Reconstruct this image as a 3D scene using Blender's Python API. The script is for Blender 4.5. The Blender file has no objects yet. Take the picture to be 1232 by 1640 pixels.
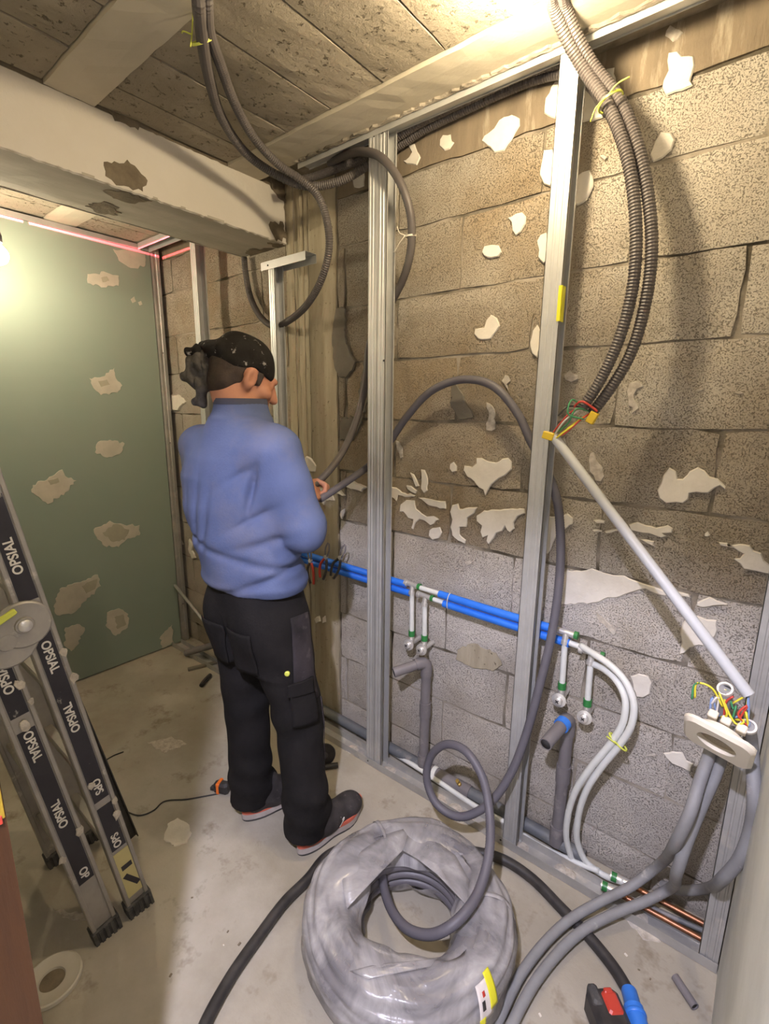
import bpy, bmesh, math, random
import numpy as np
from mathutils import Vector, Matrix
from mathutils.geometry import tessellate_polygon

random.seed(7); rng = np.random.default_rng(7)
scene = bpy.context.scene
COL = scene.collection
CAMH = 1.46

# ------------------------------------------------------------------ camera
F_PX, YAW, PITCH, ROLL = 777.36, 0.674958, 0.210323, 0.011378
def cam_axes():
    cy, sy = math.cos(YAW), math.sin(YAW); cp, sp = math.cos(PITCH), math.sin(PITCH)
    fw = np.array([-sy*cp, cy*cp, -sp]); r = np.array([cy, sy, 0.0]); u = np.cross(r, fw)
    c, s = math.cos(ROLL), math.sin(ROLL)
    return np.array([c*r + s*u, -s*r + c*u, fw])
CM = cam_axes()
cam_d = bpy.data.cameras.new('camera'); cam = bpy.data.objects.new('camera', cam_d); COL.objects.link(cam)
cam_d.sensor_fit = 'HORIZONTAL'; cam_d.sensor_width = 36.0; cam_d.lens = 36.0*F_PX/1232.0
cam_d.clip_start = 0.01; cam_d.clip_end = 50
mw = Matrix.Identity(4)
for i in range(3):
    mw[i][0] = CM[0][i]; mw[i][1] = CM[1][i]; mw[i][2] = -CM[2][i]
mw[2][3] = CAMH
cam.matrix_world = mw
scene.camera = cam

# ------------------------------------------------------------------ world, light levels, exposure
world = bpy.data.worlds.new('world'); scene.world = world; world.use_nodes = True
bgn = world.node_tree.nodes.get('Background') or world.node_tree.nodes.new('ShaderNodeBackground')
bgn.inputs[0].default_value = (1.0, 0.93, 0.84, 1); bgn.inputs[1].default_value = 0.05
BULB_MAIN, BULB_NICHE, HALL_LAMP, LASER = 640.0, 340.0, 8600.0, 500.0
WARM = (1.0, 0.81, 0.53); COOL = (0.82, 0.80, 1.0)
scene.view_settings.view_transform = 'Standard'; scene.view_settings.look = 'None'
scene.view_settings.gamma = 1.0; scene.view_settings.use_curve_mapping = False
scene.view_settings.exposure = 0.0

# ------------------------------------------------------------------ tracing helpers: a viewing ray met with a real plane of the room
def ray(x, y): return CM.T @ np.array([(x-616)/F_PX, (820-y)/F_PX, 1.0])
def up(p): return np.array([p[0], p[1], p[2]+CAMH])
def PY(x, y, Y): d = ray(x, y); return up(d*Y/d[1])
def PX(x, y, X): d = ray(x, y); return up(d*X/d[0])
def PZ(x, y, z): d = ray(x, y); return up(d*(z-CAMH)/d[2])
WALL = 1.485; STUD = 1.35; CEIL = 2.33; GREEN = -2.76; RIGHT = 0.072; BEAMX = -1.732; BEAMZ = 2.131

# ------------------------------------------------------------------ materials
def new_mat(name):
    m = bpy.data.materials.new(name); m.use_nodes = True
    nt = m.node_tree; return m, nt, nt.nodes['Principled BSDF']
def mat(name, c1, c2=None, scale=8.0, detail=6.0, rough=0.8, metal=0.0, bump=0.0, bscale=60.0, pits=None, dirt=None,
        coord='Object', rand=0.0, spec=0.5, stretch=None, contrast=(0.35, 0.65), alpha=1.0, lumps=0.0):
    m, nt, b = new_mat(name); N, L = nt.nodes, nt.links
    tc = N.new('ShaderNodeTexCoord'); src = tc.outputs['Object']
    if coord == 'World':
        g = N.new('ShaderNodeNewGeometry'); src = g.outputs['Position']
    if stretch:
        mp = N.new('ShaderNodeMapping'); mp.inputs['Scale'].default_value = stretch; L.new(src, mp.inputs['Vector']); vec = mp.outputs['Vector']
    else: vec = src
    b.inputs['Roughness'].default_value = rough; b.inputs['Metallic'].default_value = metal
    b.inputs['Specular IOR Level'].default_value = spec
    col = None
    if c2 is None:
        b.inputs['Base Color'].default_value = (*c1, 1)
    else:
        n = N.new('ShaderNodeTexNoise'); n.inputs['Scale'].default_value = scale; n.inputs['Detail'].default_value = detail
        n.inputs['Roughness'].default_value = 0.6; L.new(vec, n.inputs['Vector'])
        r = N.new('ShaderNodeValToRGB'); r.color_ramp.elements[0].color = (*c1, 1); r.color_ramp.elements[1].color = (*c2, 1)
        r.color_ramp.elements[0].position, r.color_ramp.elements[1].position = contrast
        L.new(n.outputs['Fac'], r.inputs['Fac']); col = r.outputs['Color']
    def mixc(a, fac, colour, btype='MIX'):
        mx = N.new('ShaderNodeMix'); mx.data_type = 'RGBA'; mx.blend_type = btype
        L.new(fac, mx.inputs[0])
        if a is None: mx.inputs[6].default_value = (*c1, 1)
        else: L.new(a, mx.inputs[6])
        mx.inputs[7].default_value = (*colour, 1); return mx.outputs[2]
    if dirt:   # (colour, scale, lo, hi)
        n = N.new('ShaderNodeTexNoise'); n.inputs['Scale'].default_value = dirt[1]; n.inputs['Detail'].default_value = 8; n.inputs['Roughness'].default_value = 0.65
        off = N.new('ShaderNodeVectorMath'); off.operation = 'ADD'; off.inputs[1].default_value = (3.7, 1.9, 8.3); L.new(vec, off.inputs[0]); L.new(off.outputs[0], n.inputs['Vector'])
        mr = N.new('ShaderNodeMapRange'); mr.inputs[1].default_value = dirt[2]; mr.inputs[2].default_value = dirt[3]; L.new(n.outputs['Fac'], mr.inputs[0])
        col = mixc(col, mr.outputs[0], dirt[0])
    height = None
    if pits:   # (colour, scale, lo, hi)
        n = N.new('ShaderNodeTexNoise'); n.inputs['Scale'].default_value = pits[1]; n.inputs['Detail'].default_value = 5; n.inputs['Roughness'].default_value = 0.72; L.new(src, n.inputs['Vector'])
        mr = N.new('ShaderNodeMapRange'); mr.inputs[1].default_value = pits[2]; mr.inputs[2].default_value = pits[3]; mr.inputs[3].default_value = 1; mr.inputs[4].default_value = 0
        L.new(n.outputs['Fac'], mr.inputs[0]); col = mixc(col, mr.outputs[0], pits[0])
        inv = N.new('ShaderNodeMath'); inv.operation = 'SUBTRACT'; inv.inputs[0].default_value = 1; L.new(mr.outputs[0], inv.inputs[1]); height = inv.outputs[0]
    if rand:
        oi = N.new('ShaderNodeObjectInfo'); mr = N.new('ShaderNodeMapRange'); mr.inputs[3].default_value = 1-rand; mr.inputs[4].default_value = 1+rand*0.6
        L.new(oi.outputs['Random'], mr.inputs[0])
        hv = N.new('ShaderNodeHueSaturation'); L.new(mr.outputs[0], hv.inputs['Value'])
        if col is None: hv.inputs['Color'].default_value = (*c1, 1)
        else: L.new(col, hv.inputs['Color'])
        col = hv.outputs['Color']
    if col is not None: L.new(col, b.inputs['Base Color'])
    if bump:
        n = N.new('ShaderNodeTexNoise'); n.inputs['Scale'].default_value = bscale; n.inputs['Detail'].default_value = 6; n.inputs['Roughness'].default_value = 0.7; L.new(vec, n.inputs['Vector'])
        h = n.outputs['Fac']
        if height is not None:
            ma = N.new('ShaderNodeMath'); ma.operation = 'MULTIPLY_ADD'; ma.inputs[1].default_value = 0.9; L.new(height, ma.inputs[0]); L.new(h, ma.inputs[2]); h = ma.outputs[0]
        if lumps:
            n2 = N.new('ShaderNodeTexNoise'); n2.inputs['Scale'].default_value = 7; n2.inputs['Detail'].default_value = 4; L.new(vec, n2.inputs['Vector'])
            ma = N.new('ShaderNodeMath'); ma.operation = 'MULTIPLY_ADD'; ma.inputs[1].default_value = lumps; L.new(n2.outputs['Fac'], ma.inputs[0]); L.new(h, ma.inputs[2]); h = ma.outputs[0]
        bp = N.new('ShaderNodeBump'); bp.inputs['Strength'].default_value = 1.0; bp.inputs['Distance'].default_value = bump; L.new(h, bp.inputs['Height']); L.new(bp.outputs['Normal'], b.inputs['Normal'])
    if alpha < 1: b.inputs['Alpha'].default_value = alpha
    return m
def emis(name, c, s):
    m, nt, b = new_mat(name); b.inputs['Base Color'].default_value = (*c, 1)
    b.inputs['Emission Color'].default_value = (*c, 1); b.inputs['Emission Strength'].default_value = s; return m

MT = {}
MT['block'] = mat('rough_block', (.60,.55,.465), (.46,.41,.335), 3.2, 8, .92, bump=.0055, bscale=130, pits=((.27,.23,.18), 260, .29, .465), dirt=((.33,.255,.165), .95, .44, .66), coord='World', rand=.13, lumps=2.2, spec=.2)
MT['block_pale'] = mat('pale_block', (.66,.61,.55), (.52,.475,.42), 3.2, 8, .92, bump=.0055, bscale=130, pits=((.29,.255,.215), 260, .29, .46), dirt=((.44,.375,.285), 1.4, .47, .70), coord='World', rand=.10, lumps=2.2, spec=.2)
MT['mortar'] = mat('mortar', (.40,.35,.28), (.10,.085,.06), 3.5, 6, .95, bump=.004, bscale=120, coord='World', spec=.2, contrast=(.42,.60))
MT['mortar_grey'] = mat('grey_mortar', (.20,.18,.145), (.155,.135,.105), 9, 6, .9, bump=.002, bscale=90, coord='World', spec=.2)
MT['ringbeam'] = mat('brown_concrete', (.27,.215,.15), (.19,.15,.105), 5, 8, .9, bump=.003, bscale=70, coord='World', dirt=((.42,.36,.27), 9, .56, .7), stretch=(3,1,.5), spec=.2)
MT['column'] = mat('board_marked_concrete', (.47,.41,.30), (.34,.29,.20), 4, 8, .85, bump=.003, bscale=40, coord='World', stretch=(5,5,.5), pits=((.13,.1,.06), 60, .3, .36), spec=.25)
MT['plaster'] = mat('white_plaster', (.80,.75,.66), (.70,.65,.56), 14, 6, .8, bump=.0025, bscale=45, coord='World', spec=.3)
MT['thin_plaster'] = mat('thin_plaster', (.62,.57,.49), (.42,.37,.31), 60, 4, .85, bump=.003, bscale=90, coord='World', spec=.2)
MT['beam_plaster'] = mat('beam_plaster', (.72,.67,.60), (.66,.61,.53), 2.5, 5, .8, bump=.0012, bscale=30, coord='World', spec=.3)
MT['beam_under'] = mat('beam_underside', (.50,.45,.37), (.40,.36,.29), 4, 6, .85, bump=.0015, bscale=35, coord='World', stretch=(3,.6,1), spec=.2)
MT['bare'] = mat('bare_concrete', (.25,.205,.145), (.15,.12,.085), 14, 6, .95, bump=.004, bscale=60, coord='World', spec=.2)
MT['joist'] = mat('smooth_joist', (.58,.52,.41), (.50,.45,.35), 3, 5, .8, bump=.001, bscale=25, coord='World', dirt=((.60,.56,.46), 6, .64, .74), spec=.25)
MT['ceil_block'] = mat('ceiling_block', (.42,.365,.285), (.33,.285,.215), 4, 8, .95, bump=.005, bscale=70, pits=((.17,.14,.10), 55, .33, .40), coord='World', rand=.15, spec=.15)
MT['floor'] = mat('dusty_concrete', (.41,.37,.30), (.32,.285,.22), 2.2, 9, .75, bump=.0012, bscale=50, coord='World', dirt=((.50,.46,.39), 1.5, .46, .68), pits=((.23,.19,.135), 4.5, .30, .43), spec=.3)
MT['green'] = mat('green_board', (.245,.30,.245), (.265,.315,.26), 2, 4, .38, bump=.0004, bscale=20, coord='World', spec=.45)
MT['filler'] = mat('joint_filler', (.56,.52,.43), (.47,.44,.36), 12, 5, .8, bump=.001, bscale=40, coord='World', spec=.2)
MT['filler_wet'] = mat('fresh_filler', (.34,.32,.24), (.38,.36,.27), 18, 4, .7, bump=.0008, bscale=40, coord='World')
MT['white_wall'] = mat('grey_white_wall', (.74,.74,.68), (.62,.62,.56), 5, 8, .7, bump=.0015, bscale=25, coord='World', dirt=((.68,.68,.63), 8, .5, .65), spec=.3)
MT['steel'] = mat('galvanised', (.60,.60,.585), (.54,.54,.525), 14, 4, .46, .55, bump=.0002, bscale=60)
MT['steel_dull'] = mat('dull_galvanised', (.40,.39,.37), (.48,.47,.45), 12, 5, .55, .45, bump=.0005, bscale=60, dirt=((.55,.52,.47), 9, .55, .65))
MT['alu'] = mat('dusty_aluminium', (.40,.375,.34), (.33,.31,.28), 16, 6, .5, .5, bump=.0005, bscale=60, dirt=((.62,.58,.52), 14, .60, .68))
MT['label_black'] = mat('black_label', (.014,.012,.018), (.026,.023,.030), 14, 4, .5, dirt=((.4,.37,.33), 18, .66, .70))
MT['lettering'] = mat('white_letter', (.70,.67,.62), rough=.5)
MT['yellow_print'] = mat('yellow_print', (.55,.48,.22), rough=.6)
MT['rubber'] = mat('black_rubber', (.035,.033,.033), (.09,.085,.08), 30, 4, .7, bump=.001)
MT['conduit'] = mat('dark_conduit', (.085,.073,.070), (.110,.096,.09), 8, 4, .5, spec=.4)
MT['conduit_slate'] = mat('slate_conduit', (.105,.098,.115), (.125,.118,.135), 8, 4, .5, spec=.4)
MT['cable_grey'] = mat('grey_sleeve', (.27,.27,.275), (.21,.205,.205), 9, 5, .6, dirt=((.45,.43,.40), 12, .58, .68))
MT['tube_grey'] = mat('pale_grey_tube', (.52,.53,.54), rough=.4)
MT['pvc'] = mat('grey_pvc', (.20,.185,.19), (.165,.15,.155), 9, 5, .5, dirt=((.33,.30,.28), 9, .56, .7))
MT['pvc_floor'] = mat('dusty_slate_pvc', (.10,.11,.125), (.14,.145,.15), 9, 5, .55, dirt=((.33,.30,.27), 7, .55, .66))
MT['pvc_in'] = mat('pipe_inside', (.03,.028,.028), rough=.8)
MT['blue_pipe'] = mat('blue_sheath', (.02,.16,.72), (.03,.20,.80), 12, 3, .45, bump=.0006, bscale=40)
MT['blue'] = mat('blue_plastic', (.04,.20,.70), rough=.4)
MT['white_pipe'] = mat('white_multilayer', (.72,.73,.70), (.64,.65,.61), 9, 3, .4)
MT['chrome'] = mat('nickel', (.70,.68,.65), rough=.32, metal=.6)
MT['green_ring'] = mat('green_ring', (.03,.20,.05), rough=.4)
MT['copper'] = mat('copper', (.38,.17,.09), (.22,.10,.055), 30, 5, .4, .8)
MT['brass'] = mat('brass', (.60,.42,.13), rough=.3, metal=.9)
MT['ivory'] = mat('ivory_plastic', (.74,.67,.54), rough=.4)
MT['ivory_in'] = mat('ivory_inside', (.42,.33,.2), rough=.6)
MT['wood'] = mat('brown_door_wood', (.07,.026,.006), (.045,.016,.004), 6, 6, .5, bump=.0006, bscale=30, stretch=(6,6,.6))
MT['wood_edge'] = mat('lighter_wood', (.17,.09,.05), (.12,.065,.035), 6, 6, .55, stretch=(6,6,.6))
MT['yellow'] = mat('yellow_plastic', (.72,.50,.03), rough=.45)
MT['yellow_old'] = mat('worn_yellow', (.40,.26,.02), (.30,.19,.02), 30, 4, .6)
MT['yellow_tape'] = mat('yellow_label', (.72,.68,.03), rough=.5)
MT['yellow_tie'] = mat('yellow_tie', (.62,.66,.10), rough=.5)
MT['white_tie'] = mat('white_tie', (.65,.60,.50), rough=.5)
MT['red'] = mat('red_plastic', (.50,.05,.03), rough=.4)
MT['orange'] = mat('orange_plastic', (.85,.18,.02), rough=.45)
MT['black'] = mat('black_plastic', (.022,.02,.02), (.05,.045,.042), 20, 4, .5)
MT['paper'] = mat('paper_label', (.72,.66,.62), (.6,.55,.52), 20, 4, .7)
MT['lid'] = mat('pale_lid', (.60,.56,.48), (.52,.48,.40), 6, 5, .6)
for n, c in dict(w_red=(.55,.06,.04), w_green=(.06,.28,.12), w_yellow=(.75,.65,.05), w_blue=(.25,.35,.60), w_white=(.65,.62,.58), w_black=(.02,.02,.02)).items():
    MT[n] = mat(n, c, rough=.4)
MT['coil'] = mat('coil_winding', (.17,.155,.165), (.13,.12,.13), 9, 4, .45)
MT['bulb'] = emis('bulb_glow', WARM, BULB_MAIN)
MT['bulb2'] = emis('bulb_glow_niche', (1.0,.86,.62), BULB_NICHE)
MT['hall'] = emis('hall_lamp_glow', COOL, HALL_LAMP)
def film_mat():
    m, nt, b = new_mat('plastic_film'); N, L = nt.nodes, nt.links
    tc = N.new('ShaderNodeTexCoord'); n = N.new('ShaderNodeTexNoise'); n.inputs['Scale'].default_value = 5; n.inputs['Detail'].default_value = 5; n.inputs['Roughness'].default_value = .6; n.inputs['Distortion'].default_value = .8
    L.new(tc.outputs['Object'], n.inputs['Vector'])
    r = N.new('ShaderNodeValToRGB'); r.color_ramp.elements[0].color = (.33,.315,.32,1); r.color_ramp.elements[1].color = (.55,.525,.515,1)
    r.color_ramp.elements[0].position = .36; r.color_ramp.elements[1].position = .66; L.new(n.outputs['Fac'], r.inputs['Fac']); L.new(r.outputs['Color'], b.inputs['Base Color'])
    mr = N.new('ShaderNodeMapRange'); mr.inputs[1].default_value = .36; mr.inputs[2].default_value = .64; mr.inputs[3].default_value = .40; mr.inputs[4].default_value = .82
    L.new(n.outputs['Fac'], mr.inputs[0]); L.new(mr.outputs[0], b.inputs['Alpha'])
    b.inputs['Roughness'].default_value = .30; b.inputs['Coat Weight'].default_value = .5; b.inputs['Coat Roughness'].default_value = .18
    n2 = N.new('ShaderNodeTexNoise'); n2.inputs['Scale'].default_value = 15; n2.inputs['Detail'].default_value = 3; n2.inputs['Distortion'].default_value = 1.2; L.new(tc.outputs['Object'], n2.inputs['Vector'])
    bp = N.new('ShaderNodeBump'); bp.inputs['Distance'].default_value = .008; bp.inputs['Strength'].default_value = .7; L.new(n2.outputs['Fac'], bp.inputs['Height']); L.new(bp.outputs['Normal'], b.inputs['Normal'])
    return m
MT['film'] = film_mat()

# ------------------------------------------------------------------ mesh helpers
class MB:
    def __init__(s): s.v = []; s.f = []
    def add(s, vs, fs):
        o = len(s.v); s.v += [tuple(map(float, v)) for v in vs]; s.f += [tuple(i+o for i in f) for f in fs]; return s
    def box(s, lo, hi):
        x0,y0,z0 = lo; x1,y1,z1 = hi
        return s.add([(x0,y0,z0),(x1,y0,z0),(x1,y1,z0),(x0,y1,z0),(x0,y0,z1),(x1,y0,z1),(x1,y1,z1),(x0,y1,z1)],
                     [(3,2,1,0),(4,5,6,7),(0,1,5,4),(1,2,6,5),(2,3,7,6),(3,0,4,7)])
    def obox(s, c, ax, h, bev=0.0):
        """oriented box, centre c, three unit axes, half sizes; chamfered when bev > 0"""
        c = np.array(c, float); ax = [np.array(a, float) for a in ax]; bev = min(bev, .45*min(h))
        if bev <= 0:
            vs = [c + ax[0]*h[0]*a + ax[1]*h[1]*b + ax[2]*h[2]*d for d in (-1,1) for a, b in ((-1,-1),(1,-1),(1,1),(-1,1))]
            return s.add(vs, [(3,2,1,0),(4,5,6,7),(0,1,5,4),(1,2,6,5),(2,3,7,6),(3,0,4,7)])
        rings = []
        for zz, ins in ((-h[2], bev), (-h[2]+bev, 0), (h[2]-bev, 0), (h[2], bev)):
            ring = []
            a, b = h[0]-ins, h[1]-ins
            for (p, q) in ((-a+bev,-b),(a-bev,-b),(a,-b+bev),(a,b-bev),(a-bev,b),(-a+bev,b),(-a,b-bev),(-a,-b+bev)):
                ring.append(c + ax[0]*p + ax[1]*q + ax[2]*zz)
            rings.append(ring)
        vs = [p for r in rings for p in r]; fs = [tuple(reversed(range(8))), tuple(range(24, 32))]
        for k in range(3):
            for i in range(8): fs.append((k*8+i, k*8+(i+1) % 8, (k+1)*8+(i+1) % 8, (k+1)*8+i))
        return s.add(vs, fs)
    def tube(s, pts, r, n=12, caps=True, hollow=None):
        pts = [np.array(p, float) for p in pts]; m = len(pts); rr = r if hasattr(r, '__len__') else [r]*m
        tans = []
        for i in range(m):
            t = pts[min(i+1, m-1)] - pts[max(i-1, 0)]; tans.append(t/(np.linalg.norm(t)+1e-12))
        a = np.cross(tans[0], (0.0, 0.0, 1.0))
        if np.linalg.norm(a) < 1e-3: a = np.cross(tans[0], (1.0, 0.0, 0.0))
        a /= np.linalg.norm(a); vs = []; cs = [(math.cos(2*math.pi*k/n), math.sin(2*math.pi*k/n)) for k in range(n)]
        for i in range(m):
            a = a - tans[i]*np.dot(a, tans[i]); a /= np.linalg.norm(a); b = np.cross(tans[i], a)
            for c, sn in cs: vs.append(pts[i] + rr[i]*(c*a + sn*b))
        fs = []
        for i in range(m-1):
            for k in range(n):
                fs.append((i*n+k, i*n+(k+1) % n, (i+1)*n+(k+1) % n, (i+1)*n+k))
        if caps: fs.append(tuple(reversed(range(n)))); fs.append(tuple(range((m-1)*n, m*n)))
        return s.add(vs, fs)
    def lathe(s, prof, c, ax, n=24, closed=False):
        """revolve (radius, height) pairs about axis ax through c"""
        ax = np.array(ax, float); ax /= np.linalg.norm(ax); c = np.array(c, float)
        a = np.cross(ax, (0.0,0.0,1.0)); a = np.cross(ax, (1.0,0,0)) if np.linalg.norm(a) < 1e-3 else a; a /= np.linalg.norm(a); b = np.cross(ax, a)
        vs = []; m = len(prof)
        for (r, h) in prof:
            for k in range(n):
                t = 2*math.pi*k/n; vs.append(c + ax*h + (a*math.cos(t)+b*math.sin(t))*r)
        fs = []
        for i in range(m if closed else m-1):
            j = (i+1) % m
            for k in range(n): fs.append((i*n+k, i*n+(k+1) % n, j*n+(k+1) % n, j*n+k))
        if not closed:
            if prof[0][0] > 1e-6: fs.append(tuple(reversed(range(n))))
            if prof[-1][0] > 1e-6: fs.append(tuple(range((m-1)*n, m*n)))
        return s.add(vs, fs)
    def sheet(s, line, z0, z1, t=.0016, ax=(0,1,2)):
        """a folded sheet-metal profile: 2D polyline, thickened, extruded; ax maps (u,v,w) to x,y,z"""
        line = [np.array(p, float) for p in line]; off = []
        for i in range(len(line)):
            d = line[min(i+1, len(line)-1)] - line[max(i-1, 0)]; d /= np.linalg.norm(d)+1e-12; off.append(line[i] + np.array([-d[1], d[0]])*t)
        ring = line + off[::-1]; n = len(ring); vs = []
        for z in (z0, z1):
            for p in ring:
                q = [0,0,0]; q[ax[0]] = p[0]; q[ax[1]] = p[1]; q[ax[2]] = z; vs.append(q)
        m = len(line); fs = [(i, (i+1) % n, n+(i+1) % n, n+i) for i in range(n)]
        for i in range(m-1):
            fs.append((i+1, i, n-1-i, n-2-i)); fs.append((n+i, n+i+1, n+n-2-i, n+n-1-i))
        return s.add(vs, fs)
def mesh_of(mb, name='mesh'):
    me = bpy.data.meshes.new(name); me.from_pydata(mb.v, [], mb.f); me.update(); return me
def link(name, me, m=None, parent=None, smooth=False, kind=None):
    o = bpy.data.objects.new(name, me); COL.objects.link(o)
    if m is not None and me is not None and not me.materials: me.materials.append(MT[m] if isinstance(m, str) else m)
    if smooth and me is not None:
        me.polygons.foreach_set('use_smooth', [True]*len(me.polygons))
    if parent is not None: o.parent = parent
    if kind: o['kind'] = kind
    return o
def fix(me):
    bm = bmesh.new(); bm.from_mesh(me); bmesh.ops.recalc_face_normals(bm, faces=bm.faces); bm.to_mesh(me); bm.free(); return me
def put(name, mb, m, parent=None, smooth=False, kind=None):
    return link(name, fix(mesh_of(mb, name)), m, parent, smooth, kind)
def auto_smooth(o, ang=40):
    me = o.data; bm = bmesh.new(); bm.from_mesh(me)
    for f in bm.faces: f.smooth = True
    for e in bm.edges:
        if len(e.link_faces) == 2 and e.calc_face_angle(0) > math.radians(ang): e.smooth = False
    bm.to_mesh(me); bm.free(); return o
def tag(o, label, cat, group=None, kind=None):
    o['label'] = label; o['category'] = cat
    if group: o['group'] = group
    if kind: o['kind'] = kind
    return o
def thing(name, label, cat, loc=(0,0,0), group=None):
    o = bpy.data.objects.new(name, None); o.empty_display_size = .05; COL.objects.link(o); o.location = tuple(map(float, loc)); return tag(o, label, cat, group)
def keep(child, parent):
    """parent without moving (parents here are only translated)"""
    child.parent = parent; child.location = Vector(child.location) - Vector(parent.location); return child
def part(name, mb, m, parent, smooth=False, ang=None):
    o = put(name, mb, m, None, smooth)
    if ang: auto_smooth(o, ang)
    return keep(o, parent)
def sub(name, mb, m, parent, top, ang=None):
    """sub-part of a part whose own origin is the thing's origin"""
    o = put(name, mb, m, None)
    if ang: auto_smooth(o, ang)
    o.parent = parent; return o
def spline(pts, step=.01):
    """Catmull-Rom through 3D points, resampled evenly"""
    P = [np.array(p, float) for p in pts]; P = [2*P[0]-P[1]] + P + [2*P[-1]-P[-2]]; out = []
    for i in range(1, len(P)-2):
        p0, p1, p2, p3 = P[i-1:i+3]
        # centripetal parameterisation keeps tight loops from overshooting
        t0 = 0; t1 = t0 + np.linalg.norm(p1-p0)**.5 + 1e-9; t2 = t1 + np.linalg.norm(p2-p1)**.5 + 1e-9; t3 = t2 + np.linalg.norm(p3-p2)**.5 + 1e-9
        for k in range(16):
            t = t1 + (t2-t1)*k/16
            a1 = (t1-t)/(t1-t0)*p0+(t-t0)/(t1-t0)*p1; a2 = (t2-t)/(t2-t1)*p1+(t-t1)/(t2-t1)*p2; a3 = (t3-t)/(t3-t2)*p2+(t-t2)/(t3-t2)*p3
            b1 = (t2-t)/(t2-t0)*a1+(t-t0)/(t2-t0)*a2; b2 = (t3-t)/(t3-t1)*a2+(t-t1)/(t3-t1)*a3
            out.append((t2-t)/(t2-t1)*b1+(t-t1)/(t2-t1)*b2)
    out.append(P[-2]); out = np.array(out)
    d = np.concatenate([[0], np.cumsum(np.linalg.norm(np.diff(out, axis=0), axis=1))]); n = max(3, int(d[-1]/step)+1); s = np.linspace(0, d[-1], n)
    return np.stack([np.interp(s, d, out[:, k]) for k in range(3)], 1)
def ribbed(mb, pts, r, pitch=.0075, n=12, depth=.87):
    p = spline(pts, pitch/2); rr = [r if i % 2 else r*depth for i in range(len(p))]; return mb.tube(p, rr, n)
def smooth_tube(mb, pts, r, n=12, step=.012): return mb.tube(spline(pts, step), r, n)
def trace(seq):
    """[(px, py, Y)] -> world points on real depth planes"""
    return [PY(a, b, c) for a, b, c in seq]

# ------------------------------------------------------------------ structure: floor, walls, ceiling
def struct(name, mb, m, kind='structure'):
    o = put(name, mb, m); o['kind'] = kind; return o
def patch(pts, normal, thick, m, parent, name='plaster_patch', rough=.18, lift=.0):
    """an irregular flat daub with its own thickness lying on a surface"""
    nrm = np.array(normal, float); pts = [np.array(p, float) for p in pts]; out = []
    n = len(pts)
    for i in range(n):
        a, b = pts[i], pts[(i+1) % n]; L = np.linalg.norm(b-a); out.append(a)
        k = max(1, int(L/.012))
        t = (b-a)/(L+1e-9); side = np.cross(nrm, t)
        for j in range(1, k):
            out.append(a + (b-a)*j/k + side*rng.uniform(-1, 1)*min(.03*rough+.0006, L*rough*.35) + t*rng.uniform(-.2, .2)*L/k)
    n = len(out); out = np.array(out); inner = []
    area = 0
    ref = out[0]
    for i in range(n): area += np.dot(np.cross(out[i]-ref, out[(i+1) % n]-ref), nrm)
    sg = 1 if area > 0 else -1
    for i in range(n):
        t = out[(i+1) % n] - out[i-1]; t /= np.linalg.norm(t)+1e-9; inner.append(out[i] + sg*np.cross(nrm, t)*min(thick*.7, .004) + nrm*(thick+lift))
    base = [p + nrm*lift for p in out]
    vs = base + inner; fs = [(i, (i+1) % n, n+(i+1) % n, n+i) for i in range(n)]
    tri = tessellate_polygon([[Vector(p) for p in inner]])
    fs += [tuple(n+i for i in t) for t in tri]
    return link(name, fix(mesh_of(MB().add(vs, fs), name)), m, parent)
def Z(x0, y0, sc, pts, plane): return [plane(x0+a*sc, y0+b*sc) for a, b in pts]

# floor slab (goes on through the doorway behind the camera)
mb = MB(); nx, ny = 24, 22; x0, x1, y0, y1 = -2.95, 1.3, -2.0, 1.6
vs = [(x0+(x1-x0)*i/nx, y0+(y1-y0)*j/ny, 0) for j in range(ny+1) for i in range(nx+1)]
mb.add(vs, [(j*(nx+1)+i, j*(nx+1)+i+1, (j+1)*(nx+1)+i+1, (j+1)*(nx+1)+i) for j in range(ny) for i in range(nx)])
mb.box((x0,y0,-.1), (x1,y1,-.001))
floor = struct('floor', mb, 'floor')
patch([PZ(*p, 0) for p in ((262,1345),(268,1320),(285,1310),(300,1318),(308,1335),(300,1350),(280,1356))], (0,0,1), .003, 'plaster', floor, 'plaster_or_light_streak')
patch([PZ(*p, 0) for p in ((235,1190),(275,1180),(300,1192),(262,1206))], (0,0,1), .002, 'thin_plaster', floor, 'plaster_or_light_streak')
patch([PZ(*p, 0) for p in ((1000,1470),(1040,1490),(1060,1510),(1030,1505))], (0,0,1), .003, 'thin_plaster', floor, 'plaster_or_light_streak')
patch([PZ(*p, 0) for p in ((85,1455),(140,1465),(160,1480),(100,1470))], (0,0,1), .002, 'thin_plaster', floor, 'plaster_or_light_streak')  # streak of light between the rung shadows, painted in thin plaster colour

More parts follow.
